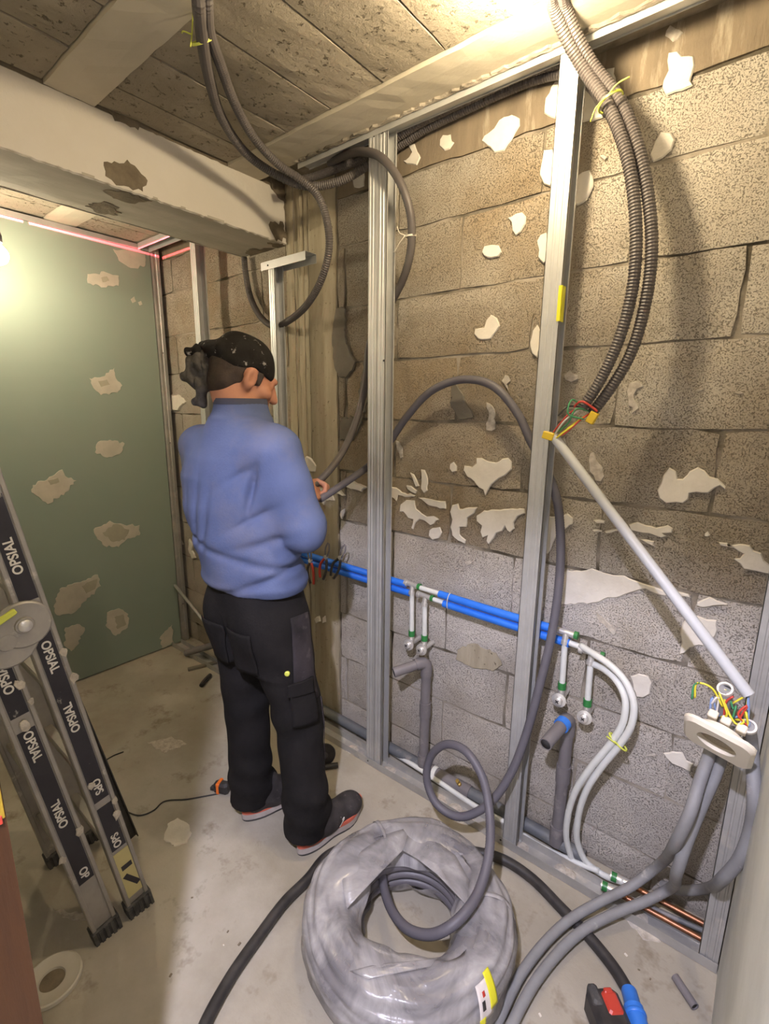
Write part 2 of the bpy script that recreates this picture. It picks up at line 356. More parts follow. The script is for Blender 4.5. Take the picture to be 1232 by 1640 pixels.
# back wall: mortar bed behind, every block its own piece
mb = MB().box((-2.95, WALL+.0075, 0), (.20, WALL+.2, 2.45)); wall_back = struct('wall_back', mb, 'mortar')
def block(x0, x1, z0, z1, y, name='block', m='block', depth=.05, jit=.0035, n=(9, 5), parent=None):
    nx, nz = n; vs = []; fs = []
    edge = lambda k, n: k in (0, n-1)
    for j in range(nz):
        for i in range(nx):
            x = x0+(x1-x0)*i/(nx-1); z = z0+(z1-z0)*j/(nz-1); yy = y + rng.uniform(-.0018, .0018)
            if edge(i, nx) or edge(j, nz):
                x += rng.uniform(-jit, jit); z += rng.uniform(-jit, jit); yy += .003
            if edge(i, nx) and edge(j, nz): x -= math.copysign(rng.uniform(0, .005), x-(x0+x1)/2); z -= math.copysign(rng.uniform(0, .005), z-(z0+z1)/2)
            vs.append((x, yy, z))
    for j in range(nz-1):
        for i in range(nx-1): a = j*nx+i; fs.append((a, a+1, a+nx+1, a+nx))
    per = [i for i in range(nx)] + [j*nx+nx-1 for j in range(1, nz)] + [(nz-1)*nx+i for i in range(nx-2, -1, -1)] + [j*nx for j in range(nz-2, 0, -1)]
    o = len(vs); vs += [(vs[k][0], y+depth, vs[k][2]) for k in per]; p = len(per)
    for k in range(p): fs.append((per[k], per[(k+1) % p], o+(k+1) % p, o+k))
    return link(name, fix(mesh_of(MB().add(vs, fs), name)), m, parent)
COURSES = [0, .12, .336, .552, .768, .983, 1.20, 1.417, 1.637, 1.843, 2.066, 2.235]
COLX0, COLX1 = -1.745, -1.44
g = .0036
for k in range(len(COURSES)-1):
    z0, z1 = COURSES[k]+g, COURSES[k+1]-g
    base = -.63 if k % 2 == 0 else -.885
    xs = [base + .515*i for i in range(-6, 4)]
    for a, b in zip(xs[:-1], xs[1:]):
        for lo, hi in ((-2.95, COLX0), (COLX1, .20)):
            p, q = max(a, lo), min(b, hi)
            if q-p > .03:
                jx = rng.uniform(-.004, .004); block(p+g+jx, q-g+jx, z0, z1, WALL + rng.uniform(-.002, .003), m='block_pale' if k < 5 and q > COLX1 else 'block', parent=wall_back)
# ring beam strip above the top course, right of the column and left
block(COLX1+.004, .19, 2.239, 2.40, WALL-.002, 'ring_beam', 'ringbeam', n=(40, 4), parent=wall_back)
block(-2.9, COLX0-.004, 2.239, 2.40, WALL-.002, 'ring_beam', 'ringbeam', n=(20, 4), parent=wall_back)
# board-marked concrete column under the beam: each board impression a raised strip
bw = [(-1.745,-1.700,.000),(-1.698,-1.668,.006),(-1.666,-1.640,-.004),(-1.638,-1.600,.002),(-1.598,-1.445,-.006)]
for a, b, dy in bw:
    block(a, b, .0, 2.40, WALL+dy, 'column_board_strip', 'column', n=(5, 46), jit=.003, parent=wall_back)
PW = lambda x, y: PY(x, y, WALL-.001)
PCc = lambda x, y: PY(x, y, WALL-.007)
NW = (0, -1, 0)
def wp(zm, pts, m='plaster', t=.004, name='plaster_patch', rough=.18, plane=None): return patch(Z(*zm, pts, plane or PW), NW, t, m, wall_back, name, rough)
Z1 = (600,60,320/1232); Z2 = (900,0,332/1232); Z3 = (620,320,300/1232); Z4 = (900,320,332/1232); Z5 = (620,620,300/1232); Z6 = (900,620,332/1232); Z8 = (880,900,352/1232); Z9 = (460,700,180/1135); Z0 = (0,0,1)
ZA = (420,220,260/1232); ZB = (430,440,210/1232); ZC = (0,320,480/1009)
for zm, pts in [
 (Z1,[(210,665),(250,655),(268,700),(285,742),(262,790),(235,785),(200,782),(180,765),(215,738),(232,710)]),
 (Z1,[(425,600),(475,597),(480,640),(493,650),(465,690),(432,700),(402,672),(405,632)]),
 (Z1,[(800,490),(850,475),(895,500),(897,545),(850,630),(800,700),(740,712),(715,680),(662,640),(680,605),(740,560),(770,510)]),
 (Z0,[(890,130),(874,158),(872,182),(885,189),(919,195),(935,196),(965,189),(975,170),(986,137),(985,108),(955,116),(924,128)]),
 (Z1,[(1095,690),(1045,695),(1030,780),(1020,850),(1045,905),(1085,920),(1120,850),(1130,740)]),
 (Z2,[(635,315),(690,305),(715,335),(785,335),(792,390),(765,480),(780,510),(715,540),(625,568),(598,520),(605,480),(635,420),(628,360)]),
 (Z2,[(590,785),(650,790),(672,830),(655,890),(600,940),(545,965),(525,920),(555,840)]),
 (Z2,[(165,1010),(185,1050),(188,1110),(150,1190),(95,1222),(45,1195),(40,1140),(75,1060),(120,1025)]),
 (Z3,[(795,120),(850,90),(890,82),(915,110),(912,160),(880,215),(848,238),(825,205),(820,150)]),
 (Z3,[(640,305),(690,295),(735,300),(755,345),(735,375),(690,385),(640,370),(625,345)]),
 (Z3,[(1050,215),(1010,230),(988,270),(1000,330),(995,380),(1030,420),(1060,400),(1060,260)]),
 (Z3,[(580,850),(640,840),(655,790),(685,755),(725,780),(745,830),(720,870),(685,915),(600,915),(575,885)]),
 (Z3,[(990,820),(960,860),(942,940),(955,1010),(990,1040),(1010,980),(1010,860)]),
 (Z5,[(590,465),(625,465),(680,490),(720,495),(760,470),(800,465),(822,490),(822,540),(780,580),(720,615),(690,640),(665,680),(650,715),(635,675),(605,660),(575,620),(530,590),(505,545),(510,515),(560,525),(590,500)]),
 (Z5,[(415,505),(440,490),(462,520),(460,550),(430,560),(412,535)]),
 (Z5,[(225,540),(250,545),(270,600),(268,680),(245,697),(225,670),(228,600)]),
 (Z5,[(155,560),(180,575),(200,615),(215,650),(190,655),(175,620)]),
 (Z5,[(130,645),(160,650),(200,680),(190,702),(160,690),(135,670)]),
 (Z5,[(22,650),(60,660),(100,690),(190,712),(180,722),(120,725),(75,710),(65,750),(50,735),(22,715)]),
 (Z5,[(90,770),(130,740),(185,745),(195,800),(230,830),(265,850),(310,845),(345,870),(290,910),(250,880),(215,870),(190,890),(175,935),(160,925),(175,870),(140,860),(110,820),(85,820)]),
 (Z5,[(205,725),(260,730),(330,745),(385,750),(390,800),(350,800),(280,780)]),
 (Z5,[(300,925),(350,920),(363,955),(340,995),(300,1005),(275,975),(280,940)]),
 (Z5,[(430,775),(470,765),(480,800),(540,790),(595,790),(575,830),(530,860),(525,920),(480,920),(480,970),(520,1005),(515,1030),(470,1010),(430,975),(418,920),(430,870),(415,820)]),
 (Z5,[(590,845),(640,810),(720,805),(800,800),(905,800),(910,830),(860,850),(835,890),(840,930),(810,955),(790,940),(780,910),(760,945),(720,960),(690,1010),(670,1035),(655,1010),(665,975),(630,990),(615,950),(625,910),(590,880)]),
 (Z5,[(1030,840),(1110,850),(1190,830),(1225,860),(1225,900),(1160,940),(1110,990),(1085,1050),(1060,1095),(1030,1090),(1020,1000),(1025,900)]),
 (Z6,[(640,475),(680,500),(690,545),(720,545),(760,500),(810,475),(850,495),(880,530),(930,545),(945,560),(975,590),(970,610),(940,585),(910,600),(870,630),(800,625),(760,630),(755,665),(720,690),(680,685),(620,690),(580,660),(568,610),(590,570),(605,520)]),
 (Z6,[(190,790),(225,785),(258,795),(255,810),(210,808)]), (Z6,[(185,845),(240,850),(240,860),(190,860)]), (Z6,[(255,855),(330,840),(345,850),(270,870)]),
 (Z6,[(400,815),(450,800),(500,820),(560,835),(630,818),(662,840),(655,865),(600,870),(625,885),(590,895),(520,870),(450,860),(410,850)]),
 (Z6,[(465,905),(500,905),(548,915),(545,935),(555,950),(510,930)]), (Z6,[(850,870),(870,855),(882,880),(865,890),(848,885)]),
 (Z6,[(935,920),(985,925),(990,940),(1060,930),(1120,940),(1140,970),(1185,985),(1205,1030),(1240,1060),(1240,1110),(1160,1095),(1080,1080),(1060,1050),(1020,1020),(1060,1015),(1080,990),(1020,955),(940,940)]),
 (Z8,[(75,70),(100,45),(180,50),(240,35),(330,65),(420,75),(470,100),(560,130),(620,150),(690,180),(650,190),(590,175),(540,150),(480,165),(430,180),(380,200),(330,200),(280,225),(240,230),(120,235),(50,245),(55,130)]),
 (Z8,[(720,165),(780,180),(790,200),(740,190)]), (Z8,[(830,225),(900,195),(940,215),(1000,235),(920,245),(860,255),(825,245)]),
 (Z8,[(765,320),(830,300),(880,320),(940,325),(945,380),(920,430),(870,470),(840,465),(790,480),(760,510),(730,515),(745,450),(735,400)]),
 (Z8,[(455,640),(500,625),(555,640),(575,680),(565,740),(530,760),(490,755),(470,710)]),
 (Z8,[(640,1070),(690,1060),(745,1065),(770,1110),(808,1130),(795,1175),(740,1150),(690,1130),(655,1095)]),
 (ZA,[(655,315),(690,300),(780,260),(775,370),(740,385),(700,380),(690,330)])]:
    wp(zm, pts)
for zm, pts in [(Z9,[(160,250),(200,190),(250,215),(305,290),(290,350),(240,350),(190,320)]), (Z9,[(130,150),(165,165),(150,205),(130,190)]),
 (Z9,[(330,505),(430,520),(480,600),(490,640),(400,645),(380,690),(350,650)]), (Z9,[(590,450),(640,430),(740,470),(820,510),(770,530),(760,555),(700,535),(610,510),(580,480)]),
 (Z9,[(470,560),(530,515),(595,590),(570,600),(520,575)]), (Z9,[(550,740),(585,720),(575,790),(560,830),(540,780)]), (Z9,[(120,1010),(245,1015),(225,1080),(140,1075)]),
 (ZC,[(555,660),(600,655),(630,680),(600,710),(565,705)]), (ZC,[(552,570),(565,575),(572,640),(562,655)]), (ZC,[(590,1135),(610,1140),(620,1160),(600,1155),(598,1185),(590,1165)]), (ZC,[(640,1140),(655,1160),(650,1180),(662,1205),(650,1208),(638,1180)]), (ZC,[(600,1300),(615,1310),(610,1330)]),
 (Z0,[(505,990),(513,985),(516,995),(508,998)]), (Z0,[(518,988),(523,985),(524,996),(518,998)])]:
    wp(zm, pts, t=.009, plane=lambda x, y: PY(x, y, WALL-.002))
for zm, pts in [(Z2,[(645,150),(700,175),(722,195),(690,235),(660,250),(615,215),(620,185)]), (Z3,[(780,1150),(800,1160),(815,1190),(790,1215),(800,1255),(775,1220),(755,1190)]),
 (Z4,[(15,1040),(50,1010),(95,1040),(100,1065),(60,1085),(20,1070)]), (Z4,[(400,1090),(445,1075),(480,1090),(485,1110),(450,1125),(430,1160),(435,1187),(460,1240),(420,1270),(395,1187),(385,1140)]),
 (Z4,[(790,1130),(830,1110),(850,1125),(810,1145)]), (Z4,[(1025,1145),(1060,1135),(1085,1150),(1050,1160)]),
 (Z5,[(655,100),(680,110),(710,150),(715,230),(715,275),(690,290),(655,285),(650,240),(670,190)]), (Z5,[(60,350),(85,360),(105,400),(108,460),(90,470),(70,420)]),
 (Z6,[(170,390),(190,385),(205,430),(245,475),(255,530),(235,560),(200,555),(165,500),(160,440)]), (Z6,[(735,105),(780,95),(795,110),(760,120)]),
 (Z8,[(260,280),(300,310),(350,355),(375,390),(365,412),(330,380),(285,340)]), (Z8,[(540,1080),(590,1070),(605,1085),(560,1090)]), (Z8,[(710,625),(718,630),(700,690),(698,665)]),
 (Z5,[(510,1150),(545,1135),(560,1160),(530,1175)]), (Z5,[(590,1270),(605,1265),(610,1290),(595,1295)]), (Z2,[(225,930),(250,915),(272,935),(255,955)]),
 (Z5,[(1090,200),(1130,190),(1160,215),(1120,230)]), (Z5,[(1080,360),(1170,330),(1180,370),(1120,440)])]:
    wp(zm, pts, 'thin_plaster', .0025, rough=.35)
# grey mortar smears on and beside the column, bare chase round the valves
for pts in [[(690,300),(730,320),(730,480),(740,640),(790,760),(830,820),(800,900),(740,970),(660,960),(620,850),(610,760),(600,600),(620,430),(640,310)],
            [(690,1340),(860,1320),(850,1120),(900,800),(945,700),(945,1200),(860,1440),(800,1560),(680,1560),(670,1400)]]:
    wp(ZB, pts, 'mortar_grey', .006, 'mortar_smear', plane=lambda x, y: PY(x, y, WALL-.002))
wp(Z0, [(727,600),(745,640),(760,668),(735,672),(722,650)], 'mortar_grey', .004, 'mortar_smear')
wp(Z0, [(733,1040),(760,1030),(795,1045),(805,1065),(790,1075),(755,1068),(730,1055)], 'column', .003, 'mortar_smear')

# ceiling: two levels of joists and blocks
mb = MB().box((BEAMX-.3, -.05, CEIL+.03), (RIGHT+.1, WALL+.1, CEIL+.12)); ceiling = struct('ceiling', mb, 'mortar')
def slab(name, m, lo, hi, parent, jit=.002, n=(6, 8)):
    """a piece of ceiling seen from below: gridded underside with chipped edges"""
    x0,y0,z0 = lo; x1,y1,z1 = hi; nx, ny = n; vs = []; fs = []
    for j in range(ny):
        for i in range(nx):
            e = i in (0, nx-1) or j in (0, ny-1)
            vs.append((x0+(x1-x0)*i/(nx-1)+rng.uniform(-jit, jit)*e, y0+(y1-y0)*j/(ny-1)+rng.uniform(-jit, jit)*e, z0+rng.uniform(-.0012, .0012)+.002*e))
    for j in range(ny-1):
        for i in range(nx-1): a = j*nx+i; fs.append((a, a+nx, a+nx+1, a+1))
    per = [i for i in range(nx)] + [j*nx+nx-1 for j in range(1, ny)] + [(ny-1)*nx+i for i in range(nx-2, -1, -1)] + [j*nx for j in range(ny-2, 0, -1)]
    o = len(vs); vs += [(vs[k][0], vs[k][1], z1) for k in per]; p = len(per)
    for k in range(p): fs.append((per[k], per[(k+1) % p], o+(k+1) % p, o+k))
    return link(name, fix(mesh_of(MB().add(vs, fs), name)), m, parent)
for (ya, yb) in ((.622, .752), (1.212, 1.352), (.03, .16)):
    slab('ceiling_joist', 'joist', (BEAMX+.0, ya, CEIL), (RIGHT+.03, yb, CEIL+.05), ceiling, .0015, (40, 4))
slab('ceiling_mortar_edge', 'mortar', (BEAMX, 1.356, CEIL+.027), (RIGHT+.03, WALL+.02, CEIL+.06), ceiling, .004, (60, 4))
slab('mortar_crust', 'mortar', (-1.5, 1.334, CEIL-.007), (RIGHT+.03, 1.3455, CEIL+.004), ceiling, .006, (110, 4))
for (ya, yb, off) in ((.757, 1.207, 0.0), (.165, .617, .07)):
    x = -1.80 + off
    while x < RIGHT:
        a, b = max(x, BEAMX+.004), min(x+.2, RIGHT+.03)
        if b-a > .03: slab('ceiling_block', 'ceil_block', (a+.0018, ya, CEIL+.008+rng.uniform(0, .002)), (b-.0018, yb, CEIL+.05), ceiling)
        x += .203
NCEIL = 2.29
mb = MB().box((GREEN-.15, 0, NCEIL+.03), (-2.02, WALL+.1, NCEIL+.1))
niche_ceiling = put('ceiling_bed', mb, 'mortar', ceiling)
for (ya, yb) in ((.93, 1.06), (.33, .46)):
    slab('ceiling_joist', 'joist', (GREEN-.05, ya, NCEIL), (-2.035, yb, NCEIL+.05), ceiling, .0015, (12, 4))
for ya, yb in ((1.065, 1.45), (.465, .925), (.1, .325)):
    for x in (-2.79, -2.60, -2.41, -2.22): slab('ceiling_block', 'ceil_block', (x+.002, ya, NCEIL+.006), (min(x+.186, -2.036), yb, NCEIL+.05), ceiling)

# plastered beam across the room
mb = MB().box((-2.03, -.02, BEAMZ+.004), (BEAMX-.006, WALL+.02, CEIL+.10)); beam = struct('ceiling_beam', mb, 'bare')
tag(beam, 'deep white plastered beam crossing below the block ceiling', 'beam'); beam['kind'] = 'structure'
CR1 = (0,0,620/1232); PB = lambda x, y: PX(x, y, BEAMX)
top = Z(*CR1, [(-140,30),(-70,75),(0,110),(60,125),(140,170),(240,235),(300,270),(340,290),(430,330),(470,350),(560,385),(640,430),(740,480),(800,530),(858,556),(866,600),(905,640)], PB)
poly = [np.array([BEAMX, 0.0, BEAMZ]), np.array([BEAMX, 0.0, CEIL-.02])] + [np.array([BEAMX, p[1], min(p[2], CEIL+.005)]) for p in top if p[1] > .05] + [np.array([BEAMX, WALL-.002, BEAMZ+.02]), np.array([BEAMX, WALL-.004, BEAMZ])]
patch([p - np.array([.006,0,0]) for p in poly], (1,0,0), .006, 'beam_plaster', beam, 'plaster_coat', .05)
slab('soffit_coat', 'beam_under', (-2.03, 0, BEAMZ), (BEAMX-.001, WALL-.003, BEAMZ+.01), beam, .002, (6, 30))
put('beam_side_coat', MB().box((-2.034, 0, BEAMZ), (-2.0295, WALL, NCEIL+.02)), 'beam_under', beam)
for pts in [[(335,295),(380,285),(415,300),(430,340),(455,375),(440,415),(400,395),(365,385),(345,350),(330,325)], [(330,515),(380,520),(405,508),(440,540),(470,575),(455,610),(410,595),(370,590),(335,560)], [(860,560),(900,580),(912,650),(885,630),(865,600)], [(855,715),(900,705),(912,760),(880,770),(865,740)]]:
    patch(Z(*CR1, pts, PB), (1,0,0), .0015, 'bare', beam, 'bare_patch', .4)
PU = lambda x, y: PZ(x, y, BEAMZ)
for pts in [[(325,605),(400,610),(485,640),(430,648),(360,630)], [(270,655),(330,640),(380,660),(375,685),(320,680)], [(790,800),(850,790),(910,795),(880,815),(800,822)], [(850,772),(900,775),(925,790),(880,788)]]:
    patch(Z(*CR1, pts, PU), (0,0,-1), .0015, 'bare', beam, 'bare_patch', .4)
patch([PZ(x, y, BEAMZ) for x, y in ((392,404),(400,398),(440,402),(445,410),(410,413))], (0,0,-1), .002, 'bare', beam, 'bare_patch', .4)

# green board partition
mb = MB().box((GREEN-.013, .10, .008), (GREEN, 1.41, 2.262)); wall_left = struct('wall_left', mb, 'green')
PG = lambda x, y: PX(x, y, GREEN); NG = (1, 0, 0)
for pts in [[(295,250),(360,245),(400,255),(400,290),(350,295),(295,280)], [(380,165),(430,170),(490,185),(488,225),(440,230),(400,205)], [(300,600),(345,595),(385,565),(390,600),(412,625),(395,650),(340,658),(315,635)],
            [(330,815),(370,808),(420,820),(410,850),(360,868),(320,850)], [(110,960),(175,930),(210,908),(220,930),(258,945),(220,985),(160,1025),(130,1000),(106,985)],
            [(315,1110),(370,1080),(420,1095),(470,1095),(470,1130),(430,1140),(400,1170),(350,1165),(325,1135)], [(180,1370),(200,1310),(250,1290),(330,1262),(340,1300),(290,1350),(240,1395),(190,1398)],
            [(360,1390),(400,1375),(432,1395),(430,1440),(390,1468),(360,1440)], [(220,1440),(260,1428),(285,1440),(260,1500),(240,1520),(215,1500)], [(440,335),(452,325),(458,342),(446,348)], [(465,345),(475,340),(480,352),(470,356)], [(540,1470),(580,1430),(585,1490),(545,1510)]]:
    patch(Z(*ZC, pts, PG), NG, .0015, 'filler', wall_left, 'filler_patch', .25)
for pts in [[(340,262),(360,258),(368,272),(345,278)], [(345,1120),(390,1090),(435,1110),(420,1145),(375,1150)], [(275,1300),(300,1285),(328,1275),(320,1310),(290,1325)], [(385,1405),(415,1395),(425,1430),(395,1445)], [(160,945),(195,935),(200,950),(170,960)], [(330,610),(360,605),(370,622),(340,630)]]:
    patch(Z(*ZC, pts, PG), NG, .0006, 'filler_wet', wall_left, 'filler_patch', .2, lift=.0016)

# right-hand wall and the doorway the photograph is taken from
wall_right = struct('wall_right', MB().box((RIGHT, -.06, 0), (RIGHT+.10, 1.352, CEIL+.05)), 'white_wall')
mb = MB().box((GREEN-.1, -.05, 0), (-.645, .075, CEIL+.05)); mb.box((-.645, -.05, 2.075), (RIGHT, .075, CEIL+.05))
wall_front = struct('wall_front', mb, 'white_wall')
mb = MB().box((-.643, -.062, 0), (-.600, .094, 2.06)); door_frame = struct('door_1', mb, 'wood')
put('door_head', MB().box((-.600, -.062, 2.03), (RIGHT-.001, .094, 2.074)), 'wood', door_frame)
put('door_stop', MB().box((-.600, -.02, 0), (-.588, .035, 2.03)), 'wood_edge', door_frame)
put('edge_trim', MB().box((-.643, .094, 0), (-.632, .099, 2.06)), 'wood_edge', door_frame)
mb = MB().obox((-.5995, .085, 1.075), ((0,1,0),(0,0,1),(1,0,0)), (.008, .055, .0015), .0005); put('strike_plate', mb, 'yellow_old', door_frame)
mb = MB().obox((-.5985, .086, 1.02), ((0,1,0),(0,0,1),(1,0,0)), (.004, .005, .002), .0005); put('latch', mb, 'red', door_frame)
hall = struct('wall_hall', MB().box((-1.6, -2.05, 0), (1.35, -1.95, 2.5)).box((1.3, -2.0, 0), (1.4, 0.0, 2.5)).box((-1.7, -2.0, 0), (-1.6, -.05, 2.5)).box((RIGHT+.10, -.05, 0), (1.35, .05, 2.5)), 'white_wall')
struct('ceiling_hall', MB().box((-1.7, -2.05, 2.5), (1.4, -.05, 2.55)), 'white_wall')

# ------------------------------------------------------------------ lamps
def bulb(name, c, r, glow, label, hold_up):
    t = thing(name, label, 'lamp', (c[0], c[1], c[2]))
    prof = [(0, -r)] + [(r*math.sin(a), -r*math.cos(a)) for a in np.linspace(.25, 2.3, 9)] + [(r*.42, r*1.05), (r*.40, r*1.25)]
    part('glass_bulb', MB().lathe(prof, c, (0,0,1), 20), glow, t, True)
    part('lamp_holder', MB().lathe([(r*.45, r*1.2), (r*.6, r*1.25), (r*.62, r*1.25+hold_up*.6), (r*.5, r*1.25+hold_up)], c, (0,0,1), 16), 'black', t, ang=40)
    return t
cb = PZ(832, -14, 2.262); bulb('ceiling_bulb', cb, .032, 'bulb', 'bare glowing bulb fixed under the block ceiling beside the dark conduits', .026)
nb = PX(-4, 408, -2.45); t = bulb('hanging_bulb', nb, .036, 'bulb2', 'bare glowing bulb hanging in front of the green board wall', .04)
part('flex', MB().tube([(nb[0], nb[1], nb[2]+.085), (nb[0], nb[1], NCEIL)], .003, 8), 'white_tie', t)
HL = (-.096, -.30, 2.195)
t = thing('hall_lamp', 'small white lamp hanging in the hallway behind the doorway', 'lamp', HL)
part('diffuser', MB().lathe([(0,-.022),(.016,-.019),(.025,-.010),(.028,0)], HL, (0,0,1), 24), 'hall', t, True)
part('lamp_base', MB().lathe([(.030,0),(.030,.02),(.022,.03),(.006,.03),(.006,.305)], HL, (0,0,1), 24), 'ivory', t, ang=40)
ld = bpy.data.lights.new('laser_level', 'POINT'); ld.energy = 1.0; ld.shadow_soft_size = 0.0; ld.use_nodes = True
lo = bpy.data.objects.new('laser_level', ld); COL.objects.link(lo); lo.location = (-2.30, .55, CAMH+.797)
N, L = ld.node_tree.nodes, ld.node_tree.links; em = N.get('Emission'); em.inputs['Color'].default_value = (1.0, .10, .14, 1)
tcn = N.new('ShaderNodeTexCoord'); sp = N.new('ShaderNodeSeparateXYZ'); L.new(tcn.outputs['Normal'], sp.inputs[0])
ab = N.new('ShaderNodeMath'); ab.operation = 'ABSOLUTE'; L.new(sp.outputs['Z'], ab.inputs[0])
mr = N.new('ShaderNodeMapRange'); mr.inputs[1].default_value = .006; mr.inputs[2].default_value = .012; mr.inputs[3].default_value = 1; mr.inputs[4].default_value = 0; L.new(ab.outputs[0], mr.inputs[0])
ml = N.new('ShaderNodeMath'); ml.operation = 'MULTIPLY'; ml.inputs[1].default_value = LASER; L.new(mr.outputs[0], ml.inputs[0]); L.new(ml.outputs[0], em.inputs['Strength'])

# ------------------------------------------------------------------ metal framing
def stud_profile(x0, w, yf, d, open_dir, lip=.006):
    """C profile: web on one side, ribbed front flange, rear flange, lips; open_dir +1 opens towards +X"""
    xw, xo = (x0, x0+w) if open_dir > 0 else (x0+w, x0); s = 1 if open_dir > 0 else -1
    rib = .0016
    front = [(xw, yf), (xw+s*w*.30, yf), (xw+s*w*.34, yf+rib), (xw+s*w*.42, yf+rib), (xw+s*w*.46, yf), (xw+s*w*.66, yf), (xw+s*w*.70, yf+rib), (xw+s*w*.78, yf+rib), (xw+s*w*.82, yf), (xo, yf)]
    return dict(web=[(xw, yf+d), (xw, yf+d*.62), (xw+s*.002, yf+d*.58), (xw+s*.002, yf+d*.42), (xw, yf+d*.38), (xw, yf)], flange=front, rear=[(xw, yf+d), (xo, yf+d)], lip=[(xo, yf), (xo, yf+lip)], lip2=[(xo, yf+d), (xo, yf+d-lip)])
def add_stud(t, x0, w, yf, d, z0, z1, od, m='steel'):
    P = stud_profile(x0, w, yf, d, od)
    part('web', MB().sheet(P['web'], z0, z1), m, t); part('flange', MB().sheet(P['flange'], z0, z1), m, t); part('flange', MB().sheet(P['rear'], z0, z1), m, t)
    part('lip', MB().sheet(P['lip'], z0, z1), m, t); part('lip', MB().sheet(P['lip2'], z0, z1), m, t)
def screws(t, pts, ax=(0,-1,0)):
    for p in pts: part('screw', MB().lathe([(.0035,-.001),(.0035,.001),(.002,.002)], p, ax, 10), 'black', t)
t = thing('metal_stud', 'double galvanised stud, two profiles back to back, beside the man', 'metal stud', (-1.123, STUD+.024, 0))
add_stud(t, -1.123, .037, STUD, .048, .003, CEIL-.004, 1); add_stud(t, -1.161, .037, STUD, .048, .003, CEIL-.004, -1)
screws(t, [(-1.142, STUD-.002, .02), (-1.104, STUD-.002, .02), (-1.140, STUD-.002, CEIL-.02), (-1.104, STUD-.002, CEIL-.02), (-1.09, STUD-.002, 1.62)])
t = thing('metal_stud', 'galvanised stud with a yellow sticker left of the paired conduits', 'metal stud', (-.52, STUD+.024, 0))
add_stud(t, -.546, .05, STUD, .048, .003, CEIL-.004, 1)
a = PX(893, 452, -.4945); b = PX(891, 512, -.4945)
part('sticker', MB().obox(((a[0]), STUD+.013, (a[2]+b[2])/2), ((0,1,0),(0,0,1),(1,0,0)), (.011, (a[2]-b[2])/2, .0012)), 'yellow_tape', t)
part('sticker', MB().obox((-.4985, STUD-.0012, (a[2]+b[2])/2), ((1,0,0),(0,0,1),(0,1,0)), (.0045, (a[2]-b[2])/2, .0008)), 'yellow_tape', t)
screws(t, [(-.53, STUD-.002, .02), (-.53, STUD-.002, CEIL-.02)])
t = thing('metal_stud', 'galvanised stud standing against the grey-white wall on the right', 'metal stud', (.05, STUD+.024, 0))
add_stud(t, .026, .045, STUD, .048, .003, CEIL-.004, 1, 'steel_dull'); screws(t, [(.045, STUD-.002, .025), (.05, STUD-.002, .3), (.05, STUD-.002, .62)])
t = thing('metal_stud', 'galvanised stud in the recess between the green board and the man', 'metal stud', (-2.24, STUD+.024, 0))
add_stud(t, -2.262, .046, STUD, .048, .003, NCEIL-.004, 1)
t = thing('metal_stud', 'dull stud against the end edge of the green board', 'metal stud', (-2.76, 1.44, 0))
for nm, ln in (('web', [(GREEN, 1.413), (GREEN, 1.428), (GREEN-.003, 1.431), (GREEN-.003, 1.442), (GREEN, 1.445), (GREEN, 1.463)]), ('flange', [(GREEN-.04, 1.4135), (GREEN, 1.4135)]), ('flange', [(GREEN, 1.463), (GREEN-.04, 1.463)])):
    part(nm, MB().sheet(ln, .003, 2.285, .0014), 'steel_dull', t)
screws(t, [(GREEN+.001, 1.44, z) for z in (.25, 1.25, 1.75)], (1,0,0))
t = thing('metal_stud', 'shorter galvanised stud under the beam end behind the man\'s head', 'metal stud', (-1.67, STUD+.024, 0))
add_stud(t, -1.695, .036, STUD, .048, .003, 2.022, 1)
t = thing('metal_track', 'short bright header track capping the stud under the beam end', 'metal track', (-1.6, STUD, 2.03))
for nm, ln in (('flange', [(STUD-.003, 2.0), (STUD-.003, 2.03)]), ('web', [(STUD-.003, 2.03), (STUD+.052, 2.03)]), ('flange', [(STUD+.052, 2.03), (STUD+.052, 2.0)])):
    part(nm, MB().sheet(ln, -1.735, -1.47, .0014, (1,2,0)), 'steel', t)
screws(t, [(-1.69, STUD-.005, 2.015)])
def track(name, label, x0, x1, y0, d, z, h, m, mud=0, rear=None):
    t = thing(name, label, 'metal track', ((x0+x1)/2, y0+d/2, z))
    part('web', MB().sheet([(y0, z), (y0+d, z)], x0, x1, .0014, (1,2,0)), m, t)
    for yy, dy in ((y0, -.0002), (y0+d, .0002)): part('flange', MB().sheet([(yy+dy, z), (yy+dy, z+(rear if rear and yy > y0 else h))], x0, x1, .0014, (1,2,0)), m, t)
    for k in range(mud):
        xx = x0 + (x1-x0)*rng.uniform(.42, .98)
        part('plaster_crust', MB().lathe([(rng.uniform(.012,.03),0),(.012,.005),(0,.007)], (xx, y0+d*rng.uniform(.3,.7), z+.0015), (0,0,1), 7), 'thin_plaster', t)
    return t
t = track('metal_track', 'dusty floor track along the foot of the block wall', -2.75, .07, STUD-.004, .056, .0016, .03, 'steel_dull', 14)
screws(t, [(-1.15, STUD-.0055, .018), (-.55, STUD-.0055, .018)])
track('metal_track', 'galvanised ceiling track over the tall studs', -1.50, .07, STUD-.004, .056, CEIL-.0015, -.020, 'steel', rear=-.004)
track('metal_track', 'galvanised track under the recess ceiling by the green board', -2.75, -2.04, STUD-.004, .056, NCEIL-.0015, -.03, 'steel')
t = thing('metal_track', 'thin pale track along the top edge of the green board', 'metal track', (GREEN, .8, 2.262))
part('flange', MB().box((GREEN-.012, .10, 2.2635), (GREEN+.004, 1.41, 2.288)), 'steel_dull', t)

